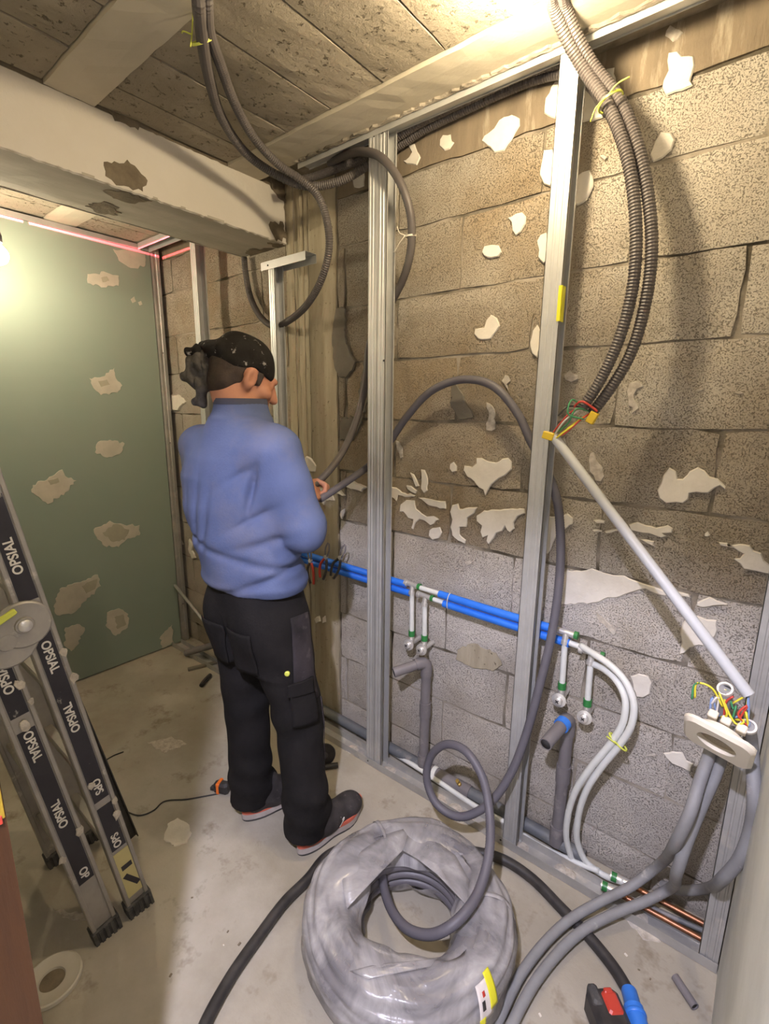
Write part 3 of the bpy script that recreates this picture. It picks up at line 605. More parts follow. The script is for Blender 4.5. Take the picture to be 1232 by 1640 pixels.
# ------------------------------------------------------------------ conduits
def run(name, label, pts, r, m, rib=True, cat='conduit', group=None, **k):
    o = put(name, ribbed(MB(), pts, r, **k) if rib else smooth_tube(MB(), pts, r), m, None, not rib)
    if rib: auto_smooth(o, 24 if k.get('depth', .87) < .9 else 80)
    return tag(o, label, cat, group)
run('corrugated_conduit', 'inner of two dark conduits curving from the ceiling over the right stud',
    [PZ(880,-40,2.325)] + trace([(887,10,1.22),(905,55,1.27),(935,110,1.315),(975,172,1.325),(1003,245,1.325),(1016,320,1.33),(1019,400,1.335),(1012,470,1.34),(990,548,1.345),(960,612,1.345),(932,655,1.345)]), .0145, 'conduit')
run('corrugated_conduit', 'outer of two dark conduits curving from the ceiling over the right stud',
    [PZ(897,-45,2.325)] + trace([(905,10,1.24),(922,55,1.285),(950,105,1.325),(992,160,1.34),(1022,235,1.34),(1039,320,1.345),(1044,400,1.35),(1035,480,1.355),(1011,565,1.36),(978,622,1.36),(948,662,1.36)]), .0145, 'conduit')
run('corrugated_conduit', 'upper dark conduit running behind the ceiling track over the block wall',
    trace([(996,200,1.375),(985,160,1.395),(950,118,1.42),(905,100,1.427),(860,110,1.427),(800,135,1.427),(740,164,1.427),(680,193,1.427),(640,217,1.427),(590,250,1.425),(545,268,1.42),(500,284,1.41),(470,290,1.36)]), .0145, 'conduit')
run('corrugated_conduit', 'lower dark conduit running behind the ceiling track over the block wall',
    trace([(975,180,1.40),(945,135,1.43),(900,118,1.447),(860,126,1.455),(800,150,1.455),(740,178,1.455),(680,207,1.455),(640,232,1.455),(600,256,1.45),(560,262,1.44),(530,262,1.43)]), .0145, 'conduit')
run('corrugated_conduit', 'left dark conduit dropping from the block ceiling to the column top',
    [PZ(318,-40,2.325)] + trace([(318,0,.69),(322,45,.745),(334,120,.86),(356,190,.98),(396,247,1.12),(440,278,1.23),(490,298,1.30),(545,290,1.36),(585,268,1.40),(615,250,1.43)]), .0145, 'conduit')
run('corrugated_conduit', 'dark conduit looping down beside the beam end and back up under it',
    [PZ(330,-45,2.325)] + trace([(331,0,.71),(335,50,.775),(352,100,.86),(376,165,.97),(408,222,1.09),(447,264,1.20),(482,288,1.275),(508,312,1.31),(524,355,1.32),(527,400,1.33),(514,450,1.34),(490,490,1.36),(462,514,1.39),(440,523,1.42)]) + trace([(418,508,1.44),(402,478,1.45),(394,440,1.455),(391,412,1.452)]), .0140, 'conduit')
run('corrugated_conduit', 'dark conduit looping round the double stud and down to the man\'s hands',
    trace([(528,262,1.415),(550,250,1.39),(580,243,1.34),(610,252,1.325),(640,290,1.33),(657,340,1.35),(659,390,1.375),(650,435,1.395),(632,475,1.415),(608,510,1.425),(592,550,1.425),(586,610,1.40),(572,670,1.36),(548,725,1.29),(520,762,1.21),(500,780,1.16)]), .0135, 'conduit', depth=.92)
P_TAIL = [PY(840,1185,1.315), PY(815,1245,1.28), PY(780,1290,1.23), PY(735,1308,1.19), PY(700,1288,1.18), PY(684,1250,1.19), PY(690,1212,1.20), PY(716,1192,1.20), PY(746,1203,1.19), PY(772,1243,1.17), PY(784,1300,1.13), PZ(784,1362,.27), PZ(768,1425,.228), PZ(745,1462,.215), PZ(718,1486,.196), PZ(690,1497,.165), PZ(655,1489,.13), PZ(630,1462,.105), PZ(616,1425,.09), PZ(614,1395,.085), PZ(622,1370,.085)]
run('corrugated_conduit', 'long slate conduit from the wrapped coil, looping up behind the studs to the man',
    trace([(512,800,1.16),(540,782,1.24),(565,765,1.32),(592,745,1.405),(620,714,1.425),(650,670,1.43),(690,627,1.43),(740,608,1.43),(788,617,1.43),(828,660,1.43),(852,710,1.425),(875,752,1.42),(892,800,1.415),(898,860,1.41),(896,930,1.40),(884,1015,1.375),(864,1100,1.345)]) + P_TAIL, .0135, 'conduit_slate', depth=.935)
# tied bundles
def tie(label, c, axis, r, m, tails, cat='cable tie'):
    t = thing('wire_tie', label, cat, c); a = np.array(axis, float); a /= np.linalg.norm(a)
    part('loop', MB().lathe([(r, -.0025), (r+.0025, -.0025), (r+.0025, .0025), (r, .0025)], c, a, 24, True), m, t, ang=50)
    for tl in tails: part('tail', MB().tube(spline([np.array(c)+np.array(q) for q in tl], .006), .0016, 6), m, t, True)
    return t
c = PY(978,163,1.325); tie('yellow-green wire tie round the paired conduits at upper right', c, PY(1003,245,1.325)-PY(960,140,1.32), .026, 'yellow_tie', [[(0,-.026,0),(.02,-.03,.015),(.045,-.03,.02)],[(0,-.026,0),(-.02,-.035,-.02),(-.03,-.035,-.045)]])
c = PY(324,66,.775); tie('yellow wire tie round the conduits under the ceiling at left', c, (-.2,.5,-.6), .024, 'yellow_tie', [[(0,-.026,0),(-.02,-.035,.01),(-.035,-.03,.015)],[(0,-.026,0),(.015,-.03,.03),(.03,-.035,.055)],[(0,-.026,0),(.005,-.035,-.03)]])
c = PY(658,378,1.37); tie('white wire tie on the conduit loop beside the double stud', c, (0,.15,-1), .0155, 'white_tie', [[(-.012,-.014,0),(-.03,-.02,.01),(-.04,-.02,.03)],[(-.012,-.014,0),(-.03,-.02,-.02),(-.05,-.02,-.045)]])
# rigid grey tube with loose wires at both ends
A, B = PY(888,700,1.325), PY(1199,1112,1.20)
t = thing('rigid_tube', 'pale grey rigid tube slanting from the right stud down to the loose socket', 'tube', A)
part('pipe', MB().tube([A, B], .0125, 18, caps=False), 'tube_grey', t, True)
d = (B-A)/np.linalg.norm(B-A)
part('inside', MB().tube([A, B], .0112, 14, caps=False), 'pvc_in', t, True)
for p, s in ((A, -1), (B, 1)): part('rim', MB().lathe([(.0112,-.001),(.0128,-.001),(.0128,.001),(.0112,.001)], p, d, 18, True), 'tube_grey', t)
def wires(name, label, sets, cat='wires'):
    t = thing(name, label, cat, sets[0][0][0])
    for pts, m in sets: part('wire', MB().tube(spline(pts, .006), .0022, 7), m, t, True)
    return t
E0 = PY(934,652,1.345); E1 = PY(948,660,1.36); SA = PY(886,699,1.325)
mid = lambda p, q, k, dx, dy, dz: p + (q-p)*k + np.array([dx, dy, dz])
t = wires('wire_bundle', 'coloured wires between the conduit ends and the right stud', [
    ([E0, mid(E0,SA,.3,0,-.02,.012), mid(E0,SA,.7,0,-.015,.012), SA+(0,0,.012)], 'w_red'),
    ([E1, mid(E1,SA,.3,0,-.03,-.006), mid(E1,SA,.7,0,-.02,-.01), SA+(.004,0,-.004)], 'w_yellow'),
    ([E1, mid(E1,SA,.3,.01,-.025,.0), mid(E1,SA,.6,0,-.03,-.018), SA+(.006,0,.0)], 'w_red'),
    ([E0, mid(E0,SA,.15,-.01,-.03,.03), mid(E0,SA,.35,.0,-.035,.01), mid(E1,SA,.1,0,-.03,-.012)], 'w_green'),
    ([E1, mid(E1,SA,.2,-.01,-.04,.02), mid(E1,SA,.5,0,-.03,.005), SA+(.002,0,.006)], 'w_green'),
    ([E0, mid(E0,SA,.2,-.02,-.02,.016), mid(E0,SA,.45,-.02,-.03,.012)], 'w_black'),
    ([E1, mid(E1,SA,.4,0,-.035,-.012), mid(E1,SA,.8,0,-.02,-.014), SA+(.0,0,-.012)], 'w_yellow'),
    ([E0, mid(E0,SA,.5,0,-.03,.002), SA+(.004,-.004,.002)], 'w_white')])
part('red_binding', MB().tube(spline([E0+(-.02,-.012,.0), E0+(.0,-.02,.014), E1+(.006,-.02,.012), E1+(.018,-.014,.002)], .004), .003, 7), 'w_red', t, True)
def connector(label, c, n, m, ax, grp):
    t = thing('wire_connector', label, 'connector', c); ax = np.array(ax, float); ax /= np.linalg.norm(ax); u = np.cross(ax, (0,-1,0)); u /= np.linalg.norm(u); w = np.cross(u, ax)
    part('body', MB().obox(c, (u, ax, w), (.015, .010, .009), .0015), 'yellow', t)
    for k in range(n): part('clamp', MB().obox(np.array(c)+u*(-.0085+.0085*k)-w*.0085, (u, ax, w), (.0032, .0105, .002), .0005), 'w_white', t)
connector('yellow wire connector at the conduit ends', PY(949,669,1.345), 3, 'yellow', (1,0,-.5), None)
connector('yellow wire connector on the right stud by the tube end', PY(879,698,1.318), 3, 'yellow', (.25,0,1), None)
# loose socket plate on grey sleeves
pc = PY(1151,1184,1.14); n = np.array([-.20,-.76,-.62]); n /= np.linalg.norm(n); u = PY(1203,1200,1.14)-PY(1097,1163,1.14); u /= np.linalg.norm(u); u -= n*np.dot(u, n); u /= np.linalg.norm(u); v = np.cross(n, u)
t = thing('socket_plate', 'ivory socket plate with round opening dangling from grey sleeves', 'socket', pc)
S, H, R0 = .064, .052, .036; ring = []; m_ = 40
def rr(a, s=S, h=S):
    c_, s_ = math.cos(a), math.sin(a); k = 1/max(abs(c_), abs(s_)); k = min(k, 1.27); return (s*k*c_, h*k*s_)
vs = []
for (f, zz) in ((0, .0), (0, .006), (1, .013), (2, .013), (2, -.006)):
    for k in range(m_):
        a = 2*math.pi*k/m_
        if f == 0: x, y = rr(a)
        elif f == 1: x, y = rr(a, S*.90, S*.90)
        else: x, y = R0*math.cos(a), R0*math.sin(a)
        vs.append(pc + u*x + v*y + n*zz)
fs = [(r*m_+k, r*m_+(k+1) % m_, (r+1)*m_+(k+1) % m_, (r+1)*m_+k) for r in range(4) for k in range(m_)]
part('cover', MB().add(vs, fs), 'ivory', t, ang=35)
part('well', MB().lathe([(R0,.0),(R0,-.014),(0,-.014)], pc, n, 32), 'ivory_in', t, ang=50)
part('well_wall', MB().lathe([(R0+.004,-.0),(R0+.004,-.018),(0,-.018)], pc, n, 32), 'ivory', t, ang=50)
part('pin', MB().lathe([(.003,-.014),(.003,-.006),(0,-.005)], pc+v*.008, n, 10), 'black', t)
for dx in (-.022, .002, .03): part('terminal', MB().obox(pc+u*dx-n*.026+np.array([0,0,.018]), (u, v, n), (.009, .010, .009), .002), 'ivory', t)
pb = pc - n*.035 + np.array([0,0,.02]); R1 = PY(1162,1104,1.175); R2 = PY(1199,1164,1.16)
t = wires('wire_bundle', 'tangle of yellow, blue and red wires above the ivory socket', [
    ([B, B+(-.03,-.01,-.03), pb+(-.02,0,.05), pb+(.0,-.01,.01), pb+(-.01,0,-.005)], 'w_yellow'),
    ([B, B+(.0,-.01,-.04), B+(-.04,-.02,-.06), pb+(-.03,0,.035), pb+(-.03,0,0)], 'w_blue'),
    ([B, B+(.006,-.005,-.04), B+(.008,-.01,-.08), R2+(0,0,.01), R2], 'w_blue'),
    ([B, B+(.002,-.01,-.05), R2+(-.008,0,.03), R2], 'w_yellow'),
    ([R1, R1+(.005,-.01,-.03), R1+(.03,-.02,-.06), pb+(.03,-.01,.01), pb+(.015,0,0)], 'w_yellow'),
    ([R1, R1+(-.02,-.01,-.04), pb+(-.02,0,.04), pb+(-.018,0,0)], 'w_white'),
    ([pb+(-.06,0,.02), pb+(-.06,.0,.055), pb+(-.035,.0,.055), pb+(-.01,0,.02)], 'w_yellow'),
    ([pb+(-.065,0,.015), pb+(-.064,.0,.05), pb+(-.055,.0,.058)], 'w_green'),
    ([pb+(.01,0,0), pb+(.012,0,.03), R1+(.02,0,-.04), R1+(.004,0,0)], 'w_green'),
    ([pb+(-.005,0,0), pb+(-.005,0,.035), pb+(.005,0,.05)], 'w_red'),
    ([R2, R2+(-.02,0,.02), pb+(.03,0,.04), pb+(.02,0,.0)], 'w_red')])
# grey sleeves
R1b = [PY(1175,1130,1.17), PY(1178,1160,1.18)]
run('grey_sleeve', 'upper of two grey sleeves sweeping across the floor to the socket', [PZ(768,1690,.03), PZ(795,1640,.03), PZ(838,1555,.03), PZ(900,1483,.04), PZ(960,1445,.06), PZ(1010,1420,.10), PZ(1050,1390,.17)] + trace([(1085,1345,1.16),(1106,1300,1.155),(1120,1255,1.19),(1134,1215,1.215),(1146,1180,1.215),(1160,1125,1.185),(1162,1104,1.175)]), .0135, 'cable_grey', True, 'cable sleeve', pitch=.011, depth=.965)
run('grey_sleeve', 'lower of two grey sleeves sweeping across the floor to the socket', [PZ(795,1700,.03), PZ(818,1645,.03), PZ(862,1566,.03), PZ(925,1497,.035), PZ(985,1463,.05), PZ(1035,1443,.08), PZ(1070,1425,.12)] + trace([(1085,1395,1.19),(1100,1350,1.19),(1122,1295,1.205),(1146,1240,1.225),(1160,1200,1.235),(1178,1170,1.225)]), .0135, 'cable_grey', True, 'cable sleeve', pitch=.011, depth=.965)
run('grey_sleeve', 'grey sleeve looping by the right wall up to the socket', [PZ(1062,1418,.06), PZ(1090,1426,.10), PZ(1125,1424,.16)] + trace([(1160,1405,1.215),(1185,1375,1.20),(1202,1330,1.19),(1208,1280,1.17),(1206,1225,1.195),(1203,1190,1.195),(1199,1164,1.16)]), .0135, 'cable_grey', True, 'cable sleeve', pitch=.011, depth=.965)
for c, ax, lb in ((R1, (-.2,-.6,.75), 'open grey sleeve end standing above the ivory socket'), (R2, (-.1,-.6,.8), 'open grey sleeve end beside the ivory socket corner')):
    t = thing('sleeve_collar', lb, 'sleeve end', c); part('rim', MB().lathe([(.011,-.004),(.015,-.004),(.015,.004),(.011,.004)], c, ax, 20, True), 'w_white', t, ang=40); part('inside', MB().lathe([(.011,-.003),(0,-.0031)], c, ax, 20), 'pvc_in', t)

# ------------------------------------------------------------------ plumbing
YB = 1.432
def pipe_run(name, label, pts, r, m, cat='pipe', group=None): return tag(put(name, MB().tube(pts, r, 16), m, None, False), label, cat, group)
zb0, zb1 = .806, .770
def blue(label, xa, xb, z, y=YB, dz=-.008):
    o = put('sheathed_pipe', smooth_tube(MB(), [(xa, y, z), ((xa+xb)/2, y-.001, z+dz*.6), (xb, y, z+dz)], .0135), 'blue_pipe', None, True); auto_smooth(o, 50); return tag(o, label, 'pipe')
blue('upper blue sheathed pipe reaching the man\'s side, left of the first tees', -1.70, -1.035, .808)
blue('lower blue sheathed pipe reaching the man\'s side, left of the first tees', -1.70, -1.01, .777)
blue('upper blue sheathed pipe between the two pairs of tees', -.885, -.452, .800)
blue('lower blue sheathed pipe between the two pairs of tees', -.865, -.412, .768)
t = thing('wire_tie', 'thin white tie round both blue pipes right of the first tees', 'cable tie', (-.842, YB, .783))
part('loop', MB().tube([(-.842+.002*math.sin(a), YB+.016*math.cos(a), .783+.031*math.sin(a)) for a in np.linspace(0, 6.283, 25)], .0018, 6), 'white_tie', t, True)
def tee_branch(x, ztop, zbot, label, lab2, valve):
    """press tee on the main, white branch pipe, green press rings and a plugged wall elbow"""
    t = thing('press_tee', label, 'pipe fitting', (x, YB, ztop))
    part('body', MB().tube([(x-.032, YB, ztop+.002), (x+.032, YB, ztop-.002)], .0095, 14).tube([(x, YB-.0, ztop), (x, YB-.006, ztop-.030)], .0095, 14), 'chrome', t, ang=50)
    for dx in (-.032, .030): part('press_ring', MB().tube([(x+dx-.005, YB, ztop), (x+dx+.006, YB, ztop)], .0125, 14), 'green_ring' if dx > 0 else 'chrome', t, ang=50)
    part('press_ring', MB().tube([(x, YB-.004, ztop-.024), (x, YB-.006, ztop-.036)], .0125, 14), 'chrome', t, ang=50)
    part('branch_pipe', MB().tube([(x, YB-.004, ztop-.022), (x+.004, YB-.004, zbot+.03)], .0092, 14), 'white_pipe', t, ang=50)
    part('press_ring', MB().tube([(x+.0035, YB-.004, zbot+.046), (x+.004, YB-.004, zbot+.024)], .0125, 14), 'green_ring', t, ang=50)
    v = thing('valve_elbow', lab2, 'pipe fitting', (x+.004, YB, zbot))
    part('neck', MB().tube([(x+.004, YB-.004, zbot+.030), (x+.004, YB-.004, zbot+.004), (x+.004, YB-.02, zbot-.008)], .0105, 14), 'chrome', v, ang=50)
    ax = np.array([.10, -1, .12])
    part('flange_plate', MB().lathe([(.020,.0),(.022,.003),(.022,.008),(.014,.010)], (x+.004, YB-.018, zbot-.006), ax, 20), 'chrome', v, ang=40)
    part('plug', MB().lathe([(.0125,.009),(.0125,.020),(.010,.022)], (x+.004, YB-.018, zbot-.006), ax, 16), 'chrome', v, ang=40)
    cc = np.array((x+.004, YB-.0405, zbot-.0035))
    part('slot', MB().obox(cc, ((.7,0,.7),(-.7,0,.7),(0,1,0)), (.006,.0012,.0015)).obox(cc, ((.7,0,.7),(-.7,0,.7),(0,1,0)), (.0012,.006,.0015)), 'black', v)
    part('wall_stub', MB().tube([(x+.004, YB-.01, zbot-.006), (x+.004, WALL, zbot-.006)], .010, 12), 'chrome', v, ang=50)
    return t
tee_branch(-1.005, .805, .575, 'left press tee of the first pair on the blue pipes', 'left plugged valve elbow of the dusty first pair', 0)
tee_branch(-.945, .775, .575, 'right press tee of the first pair on the blue pipes', 'right plugged valve elbow of the dusty first pair', 0)
tee_branch(-.425, .792, .580, 'left press tee of the second pair beside the right stud', 'left plugged valve elbow above the open grey pipe', 1)
tee_branch(-.345, .752, .555, 'right press tee of the second pair beside the right stud', 'right plugged valve elbow above the open grey pipe', 1)
for xa, xb, z, lb in ((-.974, -.885, .803, 'short white link pipe after the left tee of the first pair'), (-.914, -.865, .773, 'short white link pipe after the right tee of the first pair'), (-.412, -.378, .762, 'short white link pipe before the right tee of the second pair')):
    pipe_run('link_pipe', lb, [(xa, YB, z), (xb, YB, z-.002)], .009, 'white_pipe')
def wpipe(label, px):
    pts = []
    for k, (x, y) in enumerate(px):
        f = k/(len(px)-1); pts.append(PY(x, y, YB - .07*math.sin(math.pi*min(1, f*1.25)) - .01*f))
    o = put('white_pipe', smooth_tube(MB(), pts, .0098), 'white_pipe', None, True); return tag(o, label, 'pipe')
wpipe('outer white pipe curving from the upper tee down to the floor copper', [(930,1034),(952,1048),(976,1064),(1001,1090),(1015,1124),(1012,1160),(994,1191),(964,1228),(939,1267),(926,1311),(926,1352),(940,1381),(968,1402),(1000,1413)])
wpipe('inner white pipe curving from the lower tee down to the floor copper', [(947,1062),(968,1072),(987,1089),(1001,1117),(999,1154),(981,1187),(948,1227),(922,1267),(909,1311),(909,1352),(925,1390),(950,1413),(984,1426)])
c = PY(990,1188,1.362); t = thing('wire_tie', 'yellow tie holding the two white pipes together', 'cable tie', c)
part('loop', MB().tube([c + np.array([.024*math.cos(a), .012*math.sin(a), -.016*math.cos(a)]) for a in np.linspace(0, 6.283, 21)], .003, 6), 'yellow_tie', t, True)
part('knot', MB().tube([c+(0,-.014,0), c+(-.012,-.018,.008), c+(-.028,-.016,.014)], .0022, 6), 'yellow_tie', t, True)
for (x0,y0),(x1,y1),m,r,lb,z in (((992,1408),(1132,1482),'copper',.008,'upper copper pipe lying in the floor track at right',0),((978,1424),(1128,1506),'copper',.008,'lower copper pipe lying in the floor track at right',0),((1035,1450),(1130,1492),'pvc_floor',.007,'thin slate pipe between the two copper pipes',0)):
    a, b = PZ(x0,y0,.040), PZ(x1,y1,.040); o = pipe_run('floor_pipe', lb, [a, b], r, m); auto_smooth(o, 50)
for (x, y, lb) in ((996,1410,'nickel coupling joining the outer white pipe to copper'), (981,1425,'nickel coupling joining the inner white pipe to copper')):
    a = PZ(x-18, y-8, .042); b = PZ(x+16, y+8, .042); t = thing('pipe_coupling', lb, 'pipe fitting', (a+b)/2)
    part('sleeve', MB().tube([a, b], .0125, 14), 'chrome', t, ang=50); part('press_ring', MB().tube([a+(b-a)*.05, a+(b-a)*.3], .0140, 14), 'green_ring', t, ang=50)
# grey waste pipes
def waste(label, x, zt, end, ring):
    t = thing('waste_pipe', label, 'pipe', (x, YB, 0)); top = np.array((x, YB, zt)); end = np.array(end, float); d = (end-top)/np.linalg.norm(end-top)
    part('riser', MB().tube([(x, YB, .05), (x, YB, zt-.03)], .019, 18), 'pvc', t, ang=50)
    part('socket', MB().tube([(x, YB, zt-.235), (x, YB, zt-.175)], .0225, 18), 'pvc', t, ang=50)
    el = [(x, YB, zt-.06), (x, YB, zt-.025)] + [top + np.array((0,0,-.025))*(1-k)**2 + d*.03*k*k for k in (.3, .6, 1)] + [top + d*.045]
    part('elbow', MB().tube(el, .0225, 18), 'pvc', t, ang=50)
    s = top + d*.04
    part('spout', MB().tube([s, end], .0190, 18, caps=False), 'pvc', t, True)
    part('spout_inside', MB().tube([s+d*.02, end], .0160, 18), 'pvc_in', t, True)
    part('spout_rim', MB().lathe([(.0158,-.0015),(.0192,-.0015),(.0192,.0005),(.0158,.0005)], end, d, 18, True), 'pvc', t)
    if ring: part('blue_label', MB().tube([top+d*.030, top+d*.052], .0232, 18), 'blue', t, ang=50)
    part('foot_collar', MB().tube([(x, YB, .04), (x, YB, .11)], .0235, 18), 'pvc', t, ang=50)
waste('grey waste pipe with sideways spout beside the double stud', -.931, .515, PY(631,1077,1.325), False)
waste('grey waste pipe with a blue label and open spout below the second tees', -.392, .515, PY(874,1192,1.29), True)
o = pipe_run('floor_pipe', 'thick dusty slate waste pipe lying along the wall foot', [(-1.75, 1.437, .052), (-.30, 1.437, .042)], .021, 'pvc_floor'); auto_smooth(o, 50)
t = thing('pipe_joint', 'grey pipe joint with small brass valve under the slate loop', 'pipe fitting', (-.78, 1.432, .05))
part('sleeve', MB().tube([(-.93, 1.436, .0465), (-.72, 1.436, .045)], .0245, 18), 'pvc', t, ang=50)
part('brass_valve', MB().lathe([(.008,0),(.008,.012),(.005,.014),(.005,.024),(.007,.025),(.007,.030)], (-.76, 1.425, .066), (-.1,-.5,.85), 12), 'brass', t, ang=40)
part('white_clip', MB().tube([(-.885, 1.436, .0465), (-.868, 1.436, .0465)], .0262, 18), 'white_pipe', t, ang=50)
o = put('floor_pipe', smooth_tube(MB(), trace([(505,1128,1.46),(560,1165,1.455),(610,1195,1.45)]) + [PY(660,1224,1.415), PY(700,1250,1.408), PY(760,1290,1.408), PY(805,1315,1.41), PY(860,1352,1.412), PY(920,1380,1.415), PY(960,1395,1.42)], .0095), 'white_pipe', None, True); tag(o, 'thin off-white pipe snaking along the floor track', 'pipe')
# pliers hanging on the blue pipes
def pliers(label, c, tilt, hm, hm2):
    t = thing('pliers', label, 'pliers', c); c = np.array(c, float)
    R = Matrix.Rotation(tilt, 3, 'Y'); T = lambda q: c + np.array(R @ Vector(q))
    for s, m in ((1, hm), (-1, hm2)):
        part('handle', MB().tube(spline([T((s*.006,0,-.01)), T((s*.018,-.004,-.04)), T((s*.017,-.004,-.075)), T((s*.010,-.002,-.105))], .006), .0058, 9), m, t, True)
        part('jaw', MB().tube(spline([T((-s*.004,0,.0)), T((-s*.010,0,.026)), T((-s*.010,0,.046)), T((-s*.003,0,.066))], .006), [.0055, .0052, .0048, .0044, .004, .0035, .003, .0026, .0022, .0018, .0016, .0014][:0] or .0036, 8), 'pvc', t, True)
    part('pivot', MB().lathe([(.009,-.005),(.009,.005)], c, (0,1,0), 14), 'chrome', t, ang=40)
pliers('red and black handled pliers clamped over the blue pipes', PY(522,892,1.40), .25, 'black', 'red')
pliers('dark handled pliers hung on the blue pipes next to the red pair', PY(545,893,1.40), .45, 'black', 'black')
pliers('red handled pliers hooked on the blue pipes nearest the man', PY(497,898,1.40), -.1, 'red', 'black')

# ------------------------------------------------------------------ folding ladder leaning on the door wall
LX = -1.278
LU = np.array([0, -.155, 1.0]); LU /= np.linalg.norm(LU); LW = np.array([0, LU[2], -LU[1]]); LN = np.array([1.0, 0, 0])
lad = thing('folding_ladder', 'dusty aluminium folding ladder with black label strips leaning at left', 'ladder', (-1.47, .42, 0))
def text_mesh(s, size):
    cu = bpy.data.curves.new('t', 'FONT'); cu.body = s; cu.size = size; cu.extrude = .0006; cu.align_x = 'CENTER'; cu.align_y = 'CENTER'; cu.offset = .0006
    ob = bpy.data.objects.new('t', cu); COL.objects.link(ob); dg = bpy.context.evaluated_depsgraph_get(); dg.update()
    me = bpy.data.meshes.new_from_object(ob.evaluated_get(dg)); bpy.data.objects.remove(ob); bpy.data.curves.remove(cu); return me
def rail(xo, y0, length, marks=(), labels=(), near=True):
    base = np.array([xo, y0, .0]); th = .024; wd = .031; t0 = .045
    P = lambda t, w, x=0.0: base + LU*t + LW*w + LN*x
    ax = (LN, LW, LU); c = P((t0+length)/2, 0)
    r_ = put('side_rail', MB().obox(c - LN*th/2, ax, (th/2, wd-.002, (length-t0)/2)), 'alu')
    keep(r_, lad)
    for s in (-1, 1):
        sub('rail_flange', MB().obox(c + LN*.0015 - LN*th/2 + LW*s*(wd-.0055), ax, (th/2+.0025, .0055, (length-t0)/2), .002), 'alu', r_, lad)
    f_ = part('rubber_foot', MB().obox(P(.022, 0, -th/2), ax, (.020, .036, .026), .004), 'rubber', lad)
    for k in range(5): sub('tread_ridge', MB().obox(P(.020, -.030+.015*k, .009), ax, (.003, .0045, .024), .001), 'rubber', f_, lad)
    for (a, b) in labels: sub('label_strip', MB().obox(P((a+b)/2, 0, .0006), ax, (.0007, .0185, (b-a)/2)), 'label_black', r_, lad)
    for (t, dirn, txt) in marks:
        me = text_mesh(txt, .027); me.materials.append(MT['lettering']); o = bpy.data.objects.new('lettering', me); COL.objects.link(o)
        ex = LU*dirn; ey = np.cross(LN, ex); m = Matrix.Identity(4); p = P(t, 0, .002)
        for i in range(3): m[i][0], m[i][1], m[i][2], m[i][3] = ex[i], ey[i], LN[i], p[i]
        o.parent = r_; o.matrix_local = m
    return r_
def lz(px, py, y0):   # length along a rail at a pixel
    p = PX(px, py, LX); return float(np.dot(p - np.array([LX, y0, 0]), LU))
Y1, Y2 = .464, .372
r1 = rail(LX, Y1, 1.93, [(lz(30,888,Y1), 1, 'OPSIAL'), (lz(58,1062,Y1), -1, 'OPSIAL'), (lz(113,1150,Y1), 1, 'OPSIAL'), (lz(152,1262,Y1), -1, 'OPS'), (lz(186,1345,Y1), 1, 'OPS')], [(lz(38,965,Y1), lz(0,790,Y1)), (lz(160,1282,Y1), lz(50,1020,Y1)), (lz(192,1356,Y1), lz(164,1292,Y1))])
t_ = lz(207,1405,Y1); sub('warning_print', MB().obox(np.array([LX, Y1, 0])+LU*(t_+.02)+LN*.0007, (LN, LW, LU), (.0008, .021, .085)), 'yellow_print', r1, lad)
sub('warning_arrow', MB().obox(np.array([LX, Y1, 0])+LU*(t_-.01)+LN*.0016+LW*.003, (LN, (LW+LU*.5)/1.118, (LU-LW*.5)/1.118), (.0006, .007, .030)), 'label_black', r1, lad)
sub('warning_arrow', MB().obox(np.array([LX, Y1, 0])+LU*(t_+.045)+LN*.0016+LW*.002, (LN, LW, LU), (.0006, .014, .008)), 'label_black', r1, lad)
r2 = rail(LX, Y2, .955, [(lz(22,1078,Y2), 1, 'OPSIAL'), (lz(64,1188,Y2), -1, 'OPSIAL'), (lz(106,1296,Y2), 1, 'OPSIAL'), (lz(141,1392,Y2), -1, 'OP')], [(lz(48,1138,Y2), lz(5,1040,Y2)), (lz(145,1405,Y2), lz(55,1162,Y2))])
for (px, py, y0, w_, rr_, rl) in ((98,1095,Y1,.03,.012,'r1'),(84,1052,Y1,.028,.010,'r1'),(177,1310,Y1,.020,.013,'r1'),(170,1290,Y1,.026,.011,'r1'),(150,1255,Y1,-.01,.010,'r1'),(45,1090,Y2,.02,.012,'r2'),(60,1150,Y2,.0,.014,'r2'),(128,1328,Y2,.024,.012,'r2'),(108,1370,Y2,-.03,.010,'r2'),(52,1120,Y2,.028,.008,'r2')):
    b_ = np.array([LX, y0, 0])+LU*lz(px,py,y0)+LW*w_; pts = [b_ + LW*rr_*rng.uniform(.6,1.1)*math.cos(a) + LU*rr_*rng.uniform(.8,1.7)*math.sin(a) for a in np.linspace(0, 5.6, 9)]
    sp_ = patch(pts, LN, .0022, 'thin_plaster', None, 'plaster_or_light_streak', .3, lift=.003); sp_.parent = r1 if rl == 'r1' else r2
rail(LX-.36, Y1, 1.93, near=False); rail(LX-.36, Y2, .955, near=False)
for y0, ln in ((Y1, 1.85), (Y2, .9)):
    for k in range(int(ln/.28)):
        p = np.array([LX-.012, y0, 0]) + LU*(.20+.28*k); part('rung', MB().obox(p + np.array([-.18,0,0]), (LN, LW, LU), (.178, .014, .013), .004), 'alu', lad)
for (px, py, r, dx) in ((38, 1000, .055, .004), (10, 1028, .062, .001)):
    c = PX(px, py, LX+dx); h_ = part('hinge_disc', MB().lathe([(r,-.004),(r,.004),(r-.004,.007),(r-.010,.006),(.02,.006),(.018,.010),(.008,.011)], c, LN, 32), 'alu', lad, ang=35)
c = PX(38,1000,LX+.004); part('hinge_pin', MB().lathe([(.014,0),(.014,.014),(.009,.017)], c, LN, 16), 'chrome', lad, ang=40)
